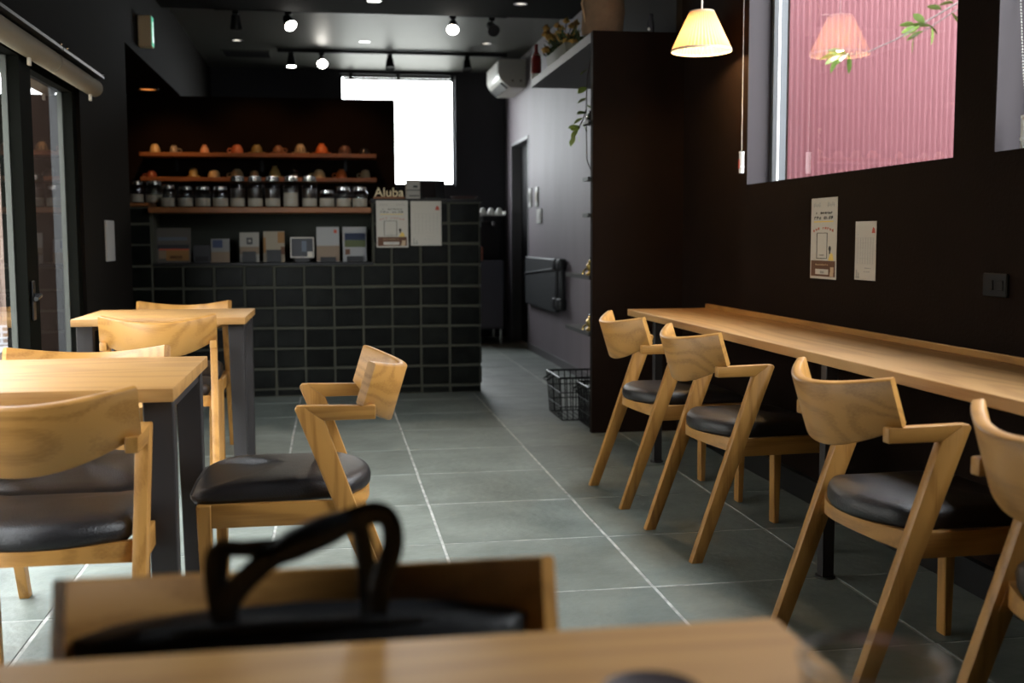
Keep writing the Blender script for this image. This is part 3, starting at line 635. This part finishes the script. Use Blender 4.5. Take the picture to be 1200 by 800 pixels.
# trailing vine
t = thing('trailing_vine', 'green trailing vine hanging beside the divider edge', 'plant', (1.44, 6.16, 1.42))
MB().tube([(.02, 0, 0), (-.02, 0, .10), (-.025, 0, .36), (-.02, 0, .55), (.01, 0, .7)], .003, 6).obj('stem', TWIG, t)
MB().tube([(-.025, 0, .38), (-.04, 0, .33), (-.07, 0, .27), (-.095, 0, .22)], .003, 6).obj('stem', TWIG, t)
vl = leaf_mesh(.060, .026); vl2 = vl.copy(); vl2.materials[0] = VINE
for x, z, a, tl in [(-.03, .36, 200, 10), (-.045, .33, 170, 30), (-.055, .30, 20, 40), (-.06, .285, 200, 20), (-.075, .26, 170, 45), (-.08, .25, 30, 60), (-.09, .225, 190, 60), (-.07, .28, 150, 0), (-.02, .5, 180, 30), (-.015, .44, 160, 20), (-.025, .4, 30, 20), (-.01, .6, 190, 30)]:
    o = link('leaf', vl2, t, (x, random.uniform(-.02, .02), z)); o.rotation_euler = (random.uniform(-1, 1), radians(tl), radians(a))
# on top of the slab and divider
t = thing('flower_arrangement', 'dried yellow flower arrangement in a grey trough on the top slab', 'flowers', (1.50, 7.15, 2.20))
MB().prism([(-.05, 0), (.05, 0), (.065, .085), (-.065, .085)], 1, -.3, .3, .004).obj('trough', mat('trough_grey', (.20, .19, .15), .8), t)
fm_ = [MB().ball((0, 0, 0), .030, 2, (1, 1, .7)).mesh('flower', DRY, 60), MB().ball((0, 0, 0), .024, 2, (1, 1.4, .8)).mesh('flower', DRY, 60)]
for me in fm_:
    for v in me.vertices: v.co *= random.uniform(.6, 1.3)
for k in range(26): link('flower', fm_[k % 2], t, (random.uniform(-.09, .03), -.28+.56*k/25, .12+random.uniform(-.03, .075)))
fo = MB()
for k in range(220):
    a = random.uniform(0, 2*pi); x, y, z = random.uniform(-.08, .06), random.uniform(-.34, .34), .09
    L = random.uniform(.05, .13); d = Vector((cos(a)*.7, sin(a)*.7, random.uniform(.0, 1))).normalized()
    p = Vector((x, y, z)); q = p+d*L; s = d.cross(Vector((0, 0, 1))).normalized()*.009
    fo.add([p, (p+q)/2+s, q, (p+q)/2-s], [(0, 1, 2, 3)])
fo.obj('foliage', DRYG, t)['kind'] = 'stuff'
t = thing('dried_flower_bunch', 'faded yellow dried flowers at the far end of the top slab', 'flowers', (1.60, 7.75, 2.20))
MB().lathe([(0, 0), (.05, 0), (.06, .05), (.045, .12), (.05, .13)], 18).obj('vase', DK, t)
for k in range(12):
    a = k*2.4; p = (cos(a)*.11, sin(a)*.14, .30+.03*(k % 3)); MB().tube([(0, 0, .1), (p[0]*.5, p[1]*.5, .22), p], .003, 5).obj('stem', TWIG, t); link('flower', fm_[1], t, p)
t = thing('red_bottle', 'dark red bottle hanging over the end of the top slab', 'bottle', (1.445, 7.86, 2.20))
MB().lathe([(0, 0), (.032, .0), (.036, .02), (.036, .13), (.03, .16), (.013, .19), (.012, .24), (0, .24)], 20).obj('bottle', mat('red_glass', (.16, .02, .02), .2), t)
MB().lathe([(.037, .0), (.038, .03), (.037, .035)], 20).obj('foot_label', WHITE, t)
t = thing('burlap_sack', 'large brown paper sack standing on top of the divider wall', 'sack', (1.50, 6.13, 2.20))
vs = []; fs = []; n = 28; prof = [(0, .95), (.03, 1), (.12, 1.03), (.22, .98), (.32, 1.02), (.42, .94), (.5, 1.0)]
for z, s in prof:
    for k in range(n):
        a = 2*pi*k/n; q = s*(1+.05*sin(5*a+z*14)+.03*sin(9*a-z*20)); vs.append((.115*q*cos(a), .075*q*sin(a), z))
for i in range(len(prof)-1):
    for k in range(n): fs.append((i*n+k, i*n+(k+1) % n, (i+1)*n+(k+1) % n, (i+1)*n+k))
fs.append(tuple(range(n))[::-1]); MB().add(vs, fs).obj('sack', BURL, t, 60)
MB().tube([(-.1, -.02, .06), (-.125, -.03, .16), (-.10, -.03, .26)], .006, 6).obj('cord', mat('cord_tan', (.35, .22, .12), .8), t)
t = thing('small_glass_vase', 'small dark glass vase with bright glint on the divider top', 'vase', (1.745, 6.03, 2.20))
MB().lathe([(0, 0), (.015, 0), (.02, .02), (.018, .055), (.011, .08), (.013, .10)], 16).obj('vase', mat('dark_glass', (.05, .05, .06), .08), t)
MB().ball((-.013, -.012, .018), .008, 2).obj('bead_or_glint', WHITE, t)  # white ball stands for the bright glint on the glass
# folded stretcher board and straps on the corridor wall
t = thing('folding_board', 'black folding board with straps hung on the corridor wall', 'board', (1.895, 9.95, .46))
bm_ = mat('board_charcoal', (.032, .035, .038), .5)
box(-.04, 0, -.72, .75, 0, .45, bev=.006).obj('panel', bm_, t)
MB().tube([(-.045, .75, .29), (-.045, -.70, .37)], .008, 8).obj('brace', mat('brace_grey', (.09, .09, .10), .4, .4), t)
for y in (-.76, -.95):
    st = MB().box(-.05, -.005, y-.04, y+.04, .04, .42, bev=.012, seg=2).obj('strap', BLACK, t)
    for z in (.36, .03): box(-.07, -.002, y-.065, y+.065, z, z+.10, bev=.02, seg=2).obj('pad', BLACK, st)
# switches and small panels on the corridor wall
def plate(label, y, z, wy, h, m2=None):
    t = thing('wall_control', label, 'switch', (1.9, y, z))
    box(-.014, 0, -wy/2, wy/2, 0, h, bev=.003).obj('plate', WHITE, t)
    if m2: box(-.02, -.014, -wy*.3, wy*.25, h*.25, h*.75, bev=.002).obj('key', m2, t)
    return t
plate('white intercom plate beside the corridor doorway edge', 10.62, 1.385, .13, .18, INKG)
plate('slim cream control plate on the corridor wall', 10.27, 1.38, .12, .18, CREAM)
plate('white switch plate below the two corridor controls', 10.15, 1.225, .22, .13, WHITE)
# wire baskets
def basket(label, x, y, wx, wy, h, rz=0):
    t = thing('wire_basket', label, 'basket', (x, y, .0), rz); b = MB(); r = .0035
    for z, k in ((.006, .9), (h*.33, .93), (h*.66, .97), (h, 1)):
        a, c = wx/2*k, wy/2*k; b.tube([(-a, -c, z), (a, -c, z), (a, c, z), (-a, c, z), (-a, -c, z)], r if z < h else r*1.8, 6)
    b.obj('rim_wires', BLACK, t)
    v = MB(); N = 9
    for i in range(N):
        q = -1+2*i/(N-1)
        for s in (-1, 1):
            v.tube([(q*wx/2, s*wy/2, h), (q*wx/2*.9, s*wy/2*.9, .006)], r, 5); v.tube([(s*wx/2, q*wy/2, h), (s*wx/2*.9, q*wy/2*.9, .006)], r, 5)
        v.tube([(q*wx/2*.9, -wy/2*.9, .006), (q*wx/2*.9, wy/2*.9, .006)], r, 5)
    v.obj('wire_mesh', BLACK, t)['kind'] = 'stuff'
    MB().tube([(-wx/2, -.06, h), (-wx/2-.05, -.05, h-.03), (-wx/2-.05, .05, h-.03), (-wx/2, .06, h)], r*1.5, 6).obj('handle', BLACK, t)
    return t
basket('tall black wire basket on the corridor floor, farther one', 1.47, 6.62, .30, .42, .26)
basket('black wire basket on the corridor floor, nearer the divider', 1.58, 6.25, .32, .30, .24)
t = thing('cloth_bundle', 'black cloth bundle lying inside the nearer wire basket', 'cloth', (1.58, 6.25, .012))
vs = MB().ball((0, 0, .08), .12, 3, (1, .95, .62)); vs.v = [(x*(1+.08*sin(21*y+9*z)), y*(1+.08*sin(19*x)), z) for x, y, z in vs.v]; vs.obj('cloth', BLACK, t, 80)

# ================================================================== CEILING FITTINGS
def track(label, x0, x1, y):
    t = thing('lighting_track', label, 'track', ((x0+x1)/2, y, ZC)); L = (x1-x0)/2
    box(-L, L, -.018, .018, -.034, -.004).obj('rail', BLACK, t, 0)
    for s in (-1, 1): box(s*L-.02, s*L+.02, -.02, .02, -.036, -.002).obj('end_cap', BLACK, t, 0)
    box(-.03, .03, -.01, .01, -.004, 0).obj('mount', BLACK, t, 0)
track('front ceiling lighting track over the counter', -.84, 1.40, 9.05)
track('rear ceiling lighting track before the back window', -.45, 1.70, 10.95)
SPOTL = emit('spot_lens', (1, .95, .86), 30)
def spot(label, x, y, tgt, lit):
    t = thing('track_spotlight', label, 'spotlight', (x, y, ZC-.036), 0, 'ceiling track spotlights')
    box(-.025, .025, -.015, .015, -.022, 0, bev=.003).obj('adapter', BLACK, t)
    MB().tube([(0, 0, -.02), (0, 0, -.06)], .007, 8).obj('stem', BLACK, t)
    d = (Vector(tgt)-Vector((x, y, ZC-.1))).normalized(); q = Vector((0, 0, -1)).rotation_difference(d).to_matrix().to_4x4()
    M_ = Matrix.Translation((0, 0, -.075)) @ q
    MB().lathe([(.0, .05), (.028, .05), (.032, .04), (.046, -.05), (.050, -.06), (.046, -.06), (.044, -.045)], 20).xf(M_).obj('head', BLACK, t)
    MB().lathe([(0, -.052), (.0465, -.052)], 20).xf(M_).obj('lens', SPOTL if lit else DK, t)
    if lit:
        p = Vector((x, y, ZC-.036)) + M_ @ Vector((0, 0, -.07))
        lamp('SPOT', p, lit, (1, .88, .70), .04, tgt, 70, .5)
spot('lit spotlight at the left of the front track', -.30, 9.02, (.40, 7.75, 1.38), 18)
spot('lit spotlight at the right of the front track', .985, 9.02, (.75, 7.5, 1.4), 14)
spot('unlit black spotlight at the right end of the front track', 1.30, 9.05, (1.5, 8.2, 2.2), 0)
spot('unlit black spotlight at the left end of the front track', -.70, 9.05, (-.7, 9.4, 1.8), 0)
spot('lit spotlight seen edge-on at the left of the rear track', -.345, 10.95, (-.345, 10.6, 0), 8)
spot('lit spotlight left of the bright back window', -.06, 10.95, (.15, 9.0, 1.4), 10)
spot('unlit spotlight hanging before the bright back window', .585, 10.95, (.6, 10.6, 1.6), 0)
spot('unlit spotlight at the right end of the rear track', 1.33, 10.95, (1.33, 10.5, 1.5), 0)
def downlight(label, x, y, z, on):
    t = thing('recessed_downlight', label, 'downlight', (x, y, z), 0, 'small recessed ceiling downlights')
    MB().lathe([(.052, 0), (.052, -.006), (.036, -.006), (.034, 0)], 20).obj('ring', CHROME if on else BLACK, t)
    MB().lathe([(0, -.002), (.034, -.002)], 20).obj('lens', emit('downlight_lens', (1, .92, .8), on) if on else DK, t)
downlight('small ceiling downlight at the far left of the ceiling', -.81, 10.55, ZC, .8)
downlight('ring ceiling downlight above the two tracks, centre', .33, 10.45, ZC, 1.2)
downlight('small ceiling downlight near the air conditioner', 1.44, 10.4, ZC, .6)
downlight('downlight in the lowered ceiling, centre at the top edge', .335, 8.3, 2.8, .7)
downlight('downlight in the lowered ceiling, right at the top edge', 1.40, 8.25, 2.8, .5)
downlight('small bright point light at the upper left ceiling corner', -1.03, 8.8, ZC, .5)
t = thing('ceiling_vent', 'dark rectangular ceiling vent at the left rear', 'vent', (-.78, 11.3, ZC))
MB().box(-.23, .23, -.2, -.185, -.008, 0).box(-.23, .23, .185, .2, -.008, 0).box(-.23, -.215, -.185, .185, -.008, 0).box(.215, .23, -.185, .185, -.008, 0).obj('frame', CEIL, t, 0)
for k in range(8): box(-.215, .215, -.17+.045*k, -.15+.045*k, -.006, 0).obj('slat', DK, t, 0)
# exit sign on the bulkhead
t = thing('exit_sign', 'green lit exit sign box on the left bulkhead', 'sign', (XL, 7.75, 2.34))
EX = emit('exit_green', (.05, .55, .32), .35)
box(0, .085, -.04, .04, 0, .20, bev=.004).obj('housing', mat('sign_cream', (.80, .64, .42), .6), t)
box(.085, .088, -.036, .036, .006, .194).obj('sign_face', EX, t, 0)
box(.004, .081, .04, .044, .006, .194).obj('sign_face', EX, t, 0)
wm = emit('exit_white', (.8, .95, .9), .5)
MB().box(.088, .089, -.012, .012, .135, .165).box(.088, .089, -.02, .016, .085, .13).box(.088, .089, -.028, -.004, .03, .085).box(.088, .089, .004, .03, .03, .08).obj('running_figure', wm, t, 0)

# ================================================================== LEFT WALL FITTINGS
def roller(label, ya, yb):
    t = thing('roller_blind', label, 'blind', (XL, ya, 1.804)); L = yb-ya
    MB().prism([(0.0, .085), (.105, .085), (.105, .098), (0, .098)], 1, 0, L).obj('head_rail', BLACK, t, 0)
    pr = [(0, 0.0)]+[(.044*sin(a), .044*(1-cos(a))) for a in (.4, .9, pi/2)]
    b = MB().lathe([(0, 0), (.034, 0), (.043, .006), (.043, L-.006), (.034, L), (0, L)], 20).xf(Matrix.Translation((.055, 0, .038)) @ Matrix.Rotation(radians(-90), 4, 'X'))
    b.obj('cloth_roll', BEIGE, t)
    MB().box(.05, .06, L*.86, L*.86+.03, -.035, -.005).obj('pull_tab', CREAM, t, 0)
    for y in (.05, L-.05): MB().ball((.11, y, .104), .006, 1).obj('screw', CHROME, t)
roller('rolled beige blind above the nearer left glass door', 2.4, 5.09)
roller('rolled beige blind above the farther left glass door', 5.10, 5.97)
t = thing('wall_notice_panel', 'pale grey rectangular panel on the left wall past the door', 'panel', (XL, 6.49, .965))
box(0, .012, -.11, .11, 0, .225, bev=.002).obj('panel', mat('panel_grey', (.40, .39, .38), .6), t)

# ================================================================== OAK CHAIR
def make_chair(label):
    t = thing('oak_chair', label, 'chair', (0, 0, 0), 0, 'oak chairs with Z-shaped legs and black seats')
    for s in (-1, 1):
        ya, yb = (s*.236, s*.206) if s < 0 else (s*.206, s*.236)
        MB().prism([(0.0, .652), (-.006, .66), (-.020, .66), (-.074, .621), (-.290, 0), (-.250, 0)], 1, ya, yb, .003).obj('rear_leg', OAK[2], t)
        MB().prism([(-.0185, .6605), (-.204, .657), (-.204, .622), (-.0725, .6215)], 1, ya+.0005, yb-.0005, .003).obj('armrest', OAK[0], t)
        fa, fb = (s*.228, s*.192) if s < 0 else (s*.192, s*.228)
        b = MB().box(.212, .25, fa, fb, 0, .412, bev=.003); b.v = [(x+(-.012*(1-z/.41) if x > .23 else .004*(1-z/.41)), y+(-s*.008*(1-z/.41) if abs(y) < .21 else -s*.002*(1-z/.41)), z) for x, y, z in b.v]
        b.obj('front_leg', OAK[2], t)
        a2, b2 = (s*.226, s*.204) if s < 0 else (s*.204, s*.226)
        MB().prism([(-.130, .412), (.214, .412), (.214, .352), (-.152, .352)], 1, a2, b2, .002).obj('side_rail', OAK[0], t)
    box(.218, .244, -.193, .193, .352, .41, bev=.002).obj('front_rail', OAK[1], t)
    # bowed rear rail
    vs = []; fs = []; n = 16
    for i in range(n+1):
        y = -.205+.41*i/n; q = 1-(y/.205)**2; u = -.112-.060*q
        for du, z in ((0, .412), (-.020, .412), (-.020, .362+.018*q), (0, .362+.018*q)): vs.append((u+du, y, z))
        if i: fs += [(4*i-4+k, 4*i-4+(k+1) % 4, 4*i+(k+1) % 4, 4*i+k) for k in range(4)]
    fs += [(0, 1, 2, 3), (4*n, 4*n+1, 4*n+2, 4*n+3)]
    MB().add(vs, fs).obj('rear_rail', OAK[1], t)
    # backrest: bent board leaning back
    th = radians(17); n = 22; vs = []; fs = []; HB = .238
    for i in range(n+1):
        y = -HB+2*HB*i/n; q = (y/HB)**2; d = .100*q*(1-.12*q)/.88; nx = -2*.1*y/HB**2  # slope
        nl = math.hypot(1, nx); ny_, nd = nx/nl, 1/nl
        ht = .096; hb = -.018-.046*(1-q)
        for (off, h) in ((0, hb+.004), (.004, hb), (.022, hb), (.026, hb+.004), (.026, ht-.004), (.022, ht), (.004, ht), (0, ht-.004)):
            dd = d+off*nd; yy = y+off*ny_*1.0
            vs.append((-.274+dd*cos(th)-h*sin(th), yy, .645+dd*sin(th)+h*cos(th)))
        if i: fs += [(8*i-8+k, 8*i-8+(k+1) % 8, 8*i+(k+1) % 8, 8*i+k) for k in range(8)]
    fs += [tuple(range(8)), tuple(8*n+k for k in range(8))]
    MB().add(vs, fs).obj('backrest', OAK[1], t, 50)
    # padded leather seat
    pts = []
    for k in range(11):                      # bowed rear edge
        y = -.196+.392*k/10; pts.append((-.125-.072*(1-(y/.196)**2), y))
    pts += [(-.02, .203), (.10, .210), (.20, .215)]
    for a in (0, 30, 60, 90): pts.append((.225+.045*sin(radians(a)), .170+.045*cos(radians(a))))
    pts += [(.272, .09), (.274, 0), (.272, -.09)]
    for a in (90, 60, 30, 0): pts.append((.225+.045*sin(radians(a)), -.170-.045*cos(radians(a))))
    pts += [(.20, -.215), (.10, -.210), (-.02, -.203)]
    cx = .03; N = len(pts); vs = []; fs = []
    lay = [(.90, .407), (.97, .4095), (.995, .419), (1.0, .431), (.985, .445), (.95, .455), (.88, .462), (.7, .468), (.4, .472)]
    for sc, z in lay:
        for x, y in pts: vs.append((cx+(x-cx)*sc, y*sc, z+(.004 if z > .42 else .002)*max(0, -x-.05)/.17 - (.020*min(1, max(0, (x-.15)/.12))**2 if z > .44 else 0)))
    for i in range(len(lay)-1):
        for k in range(N): fs.append((i*N+k, i*N+(k+1) % N, (i+1)*N+(k+1) % N, (i+1)*N+k))
    fs.append(tuple(range(N))[::-1]); vs.append((cx, 0, .473)); o = (len(lay)-1)*N
    fs += [(o+k, o+(k+1) % N, len(vs)-1) for k in range(N)]
    MB().add(vs, fs).obj('seat', LEA, t, 70)
    return t
ch = make_chair('oak chair at the far end of the long wall counter')
ch.location = (1.40, 4.505, 0); ch.rotation_euler = (0, 0, .05)
for x, y, rz, lb in [(1.437, 3.745, .07, 'second oak chair from the far end of the long wall counter'),
                     (1.415, 2.53, .03, 'third oak chair at the wall counter, nearest one fully in view'),
                     (1.43, 1.74, .03, 'oak chair cut off by the right edge of the photo'),
                     (-.100, 3.08, pi, 'oak chair standing side-on in the middle of the floor'),
                     (-.655, 2.678, pi/2, 'oak chair seen from behind at the near left table'),
                     (-.718, 3.236, -pi/2, 'oak chair tucked behind the near left table, only its top showing'),
                     (-.742, 5.04, pi/2+.09, 'oak chair seen from behind at the far left table'),
                     (-.755, 5.735, -pi/2, 'oak chair behind the far left table, facing the camera'),
                     (-.024, .862, -pi/2, 'oak chair in the foreground holding the black leather bag')]:
    dup(ch, (x, y, 0), rz, lb)

# ================================================================== TABLES
def table(label, x0, x1, ya, yb, h, th=.032):
    t = thing('oak_table', label, 'table', ((x0+x1)/2, (ya+yb)/2, 0), 0, 'oak tables with dark steel legs'); a, b = (x1-x0)/2, (yb-ya)/2
    box(-a, a, -b, b, h-th, h, bev=.0025, seg=2).obj('table_top', TOP, t)
    for sx_ in (-1, 1):
        MB().box(sx_*(a-.045)-.03, sx_*(a-.045)+.03, -b+.10, b-.10, h-th-.03, h-th).obj('cross_rail', STEEL, t, 0)
        for sy_ in (-1, 1):
            q = MB().box(sx_*(a-.045)-.036, sx_*(a-.045)+.036, sy_*(b-.085)-.025, sy_*(b-.085)+.025, 0, h-th, bev=.003)
            q.v = [(x if (x-sx_*(a-.045))*sx_ > 0 else x+sx_*.014*(1-z/h), y, z) for x, y, z in q.v]
            q.obj('leg', STEEL, t)
    return t
table('oak table at the near left, beside the side-on chair', -1.13, -.370, 2.665, 3.40, .737)
table('oak table at the far left, before the tiled counter', -1.13, -.387, 5.09, 5.755, .737)
table('oak table in the foreground at the bottom edge', -.75, .392, .1, .937, .737, .028)
# long wall counter
t = thing('wall_counter', 'long oak wall counter running along the right wall', 'counter', (1.715, 3.3, 0))
box(-.22, .213, -2.25, 2.25, .688, .72, bev=.002).obj('counter_top', TOPY, t)
box(.195, .213, -2.25, 2.25, .72, .742, bev=.002).obj('back_strip', OAK[1], t)
for y in (1.86, -.02, -1.9):
    box(-.195, -.155, y-.02, y+.02, 0.006, .688, bev=.002).obj('post', STEEL, t)
    MB().lathe([(0, 0), (.032, 0), (.032, .008), (0, .008)], 16, (-.175, y, 0)).obj('foot_plate', STEEL, t)

# ================================================================== BAG, GLASS, SMALL THINGS IN FRONT
t = thing('leather_bag', 'black leather handbag with looped handles on the foreground chair', 'bag', (-.03, 1.0, .474))
vs = []; fs = []; n = 24
rowsb = [(0, .92, .04, .0), (.02, .97, .055, -.0), (.10, 1.0, .06, .01), (.18, 1.0, .05, .03), (.235, 1.02, .036, .052), (.243, 1.03, .028, .055)]
for z, sw, dp, oy in rowsb:
    for k in range(n):
        a = 2*pi*k/n; x = cos(a); y = sin(a)
        px = .205*sw*math.copysign(abs(x)**.55, x); py = oy-.01+dp*math.copysign(abs(y)**.9, y)
        vs.append((px, py-(.0 if y < 0 else .25*dp*abs(x)), z+.014*(1-(px/.22)**2)*(z > .2)))
for i in range(len(rowsb)-1):
    for k in range(n): fs.append((i*n+k, i*n+(k+1) % n, (i+1)*n+(k+1) % n, (i+1)*n+k))
fs += [tuple(range(n))[::-1], tuple((len(rowsb)-1)*n+k for k in range(n))]
MB().add(vs, fs).obj('body', BAGL, t, 60)
MB().tube([(-.205, .045, .239), (-.1, .018, .251), (0, .012, .254), (.1, .018, .251), (.205, .045, .239)], .006, 8).obj('top_edging', BAGL, t)
def strap(pts, r=.0115, flat=.28):
    P = [Vector(p)+Vector((0, 0, .013)) for p in pts]; out = []
    for i in range(len(P)-1):                 # Catmull-Rom
        p0, p1, p2, p3 = P[max(i-1, 0)], P[i], P[i+1], P[min(i+2, len(P)-1)]
        for s in range(6):
            q = s/6; out.append(.5*((2*p1)+(-p0+p2)*q+(2*p0-5*p1+4*p2-p3)*q*q+(-p0+3*p1-3*p2+p3)*q**3))
    out.append(P[-1]); return MB().tube(out, r, 10, flat)
strap([(-.072, .03, .22), (-.070, .028, .26), (-.040, .025, .295), (-.01, .03, .310), (.05, .04, .333), (.075, .035, .335), (.082, .03, .31), (.070, .03, .27), (.062, .03, .21)]).obj('handle', BAGL, t)
strap([(-.074, .055, .22), (-.083, .06, .27), (-.078, .055, .302), (-.050, .045, .306), (-.01, .035, .312), (.04, .045, .328), (.052, .045, .318), (.058, .045, .27), (.06, .045, .21)]).obj('handle', BAGL, t)
MB().tube([(-.034, .032, .313), (-.01, .033, .324), (.02, .038, .335), (.042, .042, .342)], [.011, .0155, .0155, .012], 12).obj('handle_wrap', BAGL, t)
for x in (-.18, .175): MB().lathe([(0, 0), (.006, 0), (.005, .003), (0, .004)], 12).xf(Matrix.Translation((x, .03, .236)) @ Matrix.Rotation(radians(90), 4, 'X')).obj('rivet', mat('copper_rivet', (.45, .16, .07), .35, .9), t)
# tumbler
RIM = mat('rim_glass', (.9, .9, .9), .12); RIM.node_tree.nodes['Principled BSDF'].inputs['Transmission Weight'].default_value = .55
t = thing('water_glass', 'clear drinking glass on the foreground table at lower right', 'glass', (.330, .632, .737))
MB().lathe([(0, .004), (.036, .004), (.0405, .010), (.0445, .080)], 48).obj('tumbler', thin_glass('tumbler_glass', (.90, .92, .92), 1.5, 3.0), t, 60, True)
MB().lathe([(.0432, .0795), (.0445, .0815), (.0458, .0795), (.0445, .0775), (.0432, .0795)], 48).obj('rim', RIM, t, 60, True)
MB().lathe([(0, 0), (.035, 0), (.039, .003), (.037, .006), (0, .005)], 40).obj('base', thin_glass('base_glass', (.8, .84, .84), 1.6, 2.), t, 60, True)
t = thing('dark_coaster', 'small dark round coaster on the foreground table', 'coaster', (.232, .782, .737))
MB().lathe([(0, .004), (.034, .004), (.038, .006), (.040, .004), (.038, 0), (0, 0)], 28).obj('disc', mat('coaster_dark', (.05, .035, .04), .5), t)

# ================================================================== RIGHT WALL: LAMP, CHAINS, OUTLET
SH = bpy.data.materials.new('pleated_lampshade'); SH.use_nodes = True; q = SH.node_tree; q.nodes.clear(); N = q.nodes.new
o_ = N('ShaderNodeOutputMaterial'); mx = N('ShaderNodeMixShader'); df = N('ShaderNodeBsdfDiffuse'); tl = N('ShaderNodeBsdfTranslucent')
df.inputs[0].default_value = (.62, .50, .36, 1); tl.inputs[0].default_value = (.34, .20, .105, 1); mx.inputs[0].default_value = .5
q.links.new(df.outputs[0], mx.inputs[1]); q.links.new(tl.outputs[0], mx.inputs[2]); q.links.new(mx.outputs[0], o_.inputs[0])
def pendant(label, x, y, z0):
    t = thing('pendant_lamp', label, 'lamp', (x, y, z0)); n = 96; vs = []; fs = []
    for i in range(7):
        s = i/6; r = .138+(.056-.138)*s
        for k in range(n): a = 2*pi*k/n; rr = r*(1+.026*(1 if k % 2 else -1)); vs.append((rr*cos(a), rr*sin(a), .006+.178*s))
    for i in range(6):
        for k in range(n): fs.append((i*n+k, i*n+(k+1) % n, (i+1)*n+(k+1) % n, (i+1)*n+k))
    MB().add(vs, fs).obj('shade', SH, t, 0)
    MB().lathe([(.1385, 0), (.1415, 0), (.1405, .010), (.1375, .010), (.1385, 0)], 64).obj('lower_trim', CREAM, t)
    MB().lathe([(.055, .178), (.058, .178), (.057, .186), (.054, .186), (.055, .178)], 40).obj('upper_trim', CREAM, t)
    MB().box(-.055, .055, -.003, .003, .179, .183).box(-.003, .003, -.055, .055, .179, .183).obj('spider', CREAM, t, 0)
    MB().lathe([(0, .19), (.016, .19), (.018, .13), (.014, .12), (0, .12)], 16).obj('socket', CREAM, t)
    MB().ball((0, 0, .085), .028, 3, (1, 1, 1.2)).obj('bulb', emit('bulb', (1, .72, .38), 22), t)
    MB().tube([(0, 0, .18), (0, 0, 2.8-z0)], .004, 8).obj('cord', WHITE, t)
    lamp('POINT', (x, y, z0+.045), 8, (1, .64, .30), .03)
pendant('lit pleated cream pendant lamp above the long wall counter', 1.722, 5.10, 1.947)
def chain(label, pts, wx, wy, wz, wh, wr, big):
    t = thing('blind_chain', label, 'blind chain', (wx, wy, wz)); P = [Vector(p) for p in pts]; b = MB()
    L = sum((P[i+1]-P[i]).length for i in range(len(P)-1)); n = int(L/(.0075 if not big else .009)); r = .0026 if not big else .0036
    for k in range(n+1):
        d = L*k/n; i = 0
        while i < len(P)-2 and d > (P[i+1]-P[i]).length: d -= (P[i+1]-P[i]).length; i += 1
        p = P[i]+(P[i+1]-P[i]).normalized()*d; bm2 = MB(); bm2.add([(r, 0, 0), (-r, 0, 0), (0, r, 0), (0, -r, 0), (0, 0, r), (0, 0, -r)], [(0, 2, 4), (2, 1, 4), (1, 3, 4), (3, 0, 4), (2, 0, 5), (1, 2, 5), (3, 1, 5), (0, 3, 5)])
        b.add([tuple(Vector(v)+p-Vector((wx, wy, wz))) for v in bm2.v], bm2.f)
    b.obj('bead_chain', WHITE, t)['kind'] = 'stuff'
    MB().lathe([(0, 0), (wr, 0), (wr, wh*.22), (wr*1.12, wh*.24), (wr*1.12, wh*.31), (wr, wh*.33), (wr, wh*.9), (wr*1.08, wh*.92), (wr*1.08, wh), (0, wh)], 20).obj('weight', WHITE, t)
    return t
t = chain('thin blind chain with small cream weight left of the window', [(1.90, 5.03, 2.75), (1.90, 5.03, 1.482)], 1.90, 5.03, 1.383, .10, .012, False)
box(-.0135, -.0115, -.007, .007, .02, .065).obj('red_tag', RED, t, 0)
chain('blind chain with white cylinder weight at the right edge window', [(1.99, 3.035, 2.6), (1.99, 3.04, 1.95), (1.985, 3.03, 1.75), (1.975, 2.99, 1.55), (1.97, 2.955, 1.428)], 1.97, 2.955, 1.335, .092, .0165, True)
t = thing('wall_outlet', 'black electrical outlet on the right wall near the frame edge', 'outlet', (XR, 3.01, .905))
OUTL = mat('outlet_black', (.0045, .0045, .005), .6, spec=.2)
box(-.010, 0, -.06, .06, 0, .07, bev=.003).obj('plate', OUTL, t)
for y in (-.03, .02): box(-.013, -.01, y-.015, y+.015, .02, .05, bev=.001).obj('socket', OUTL, t)
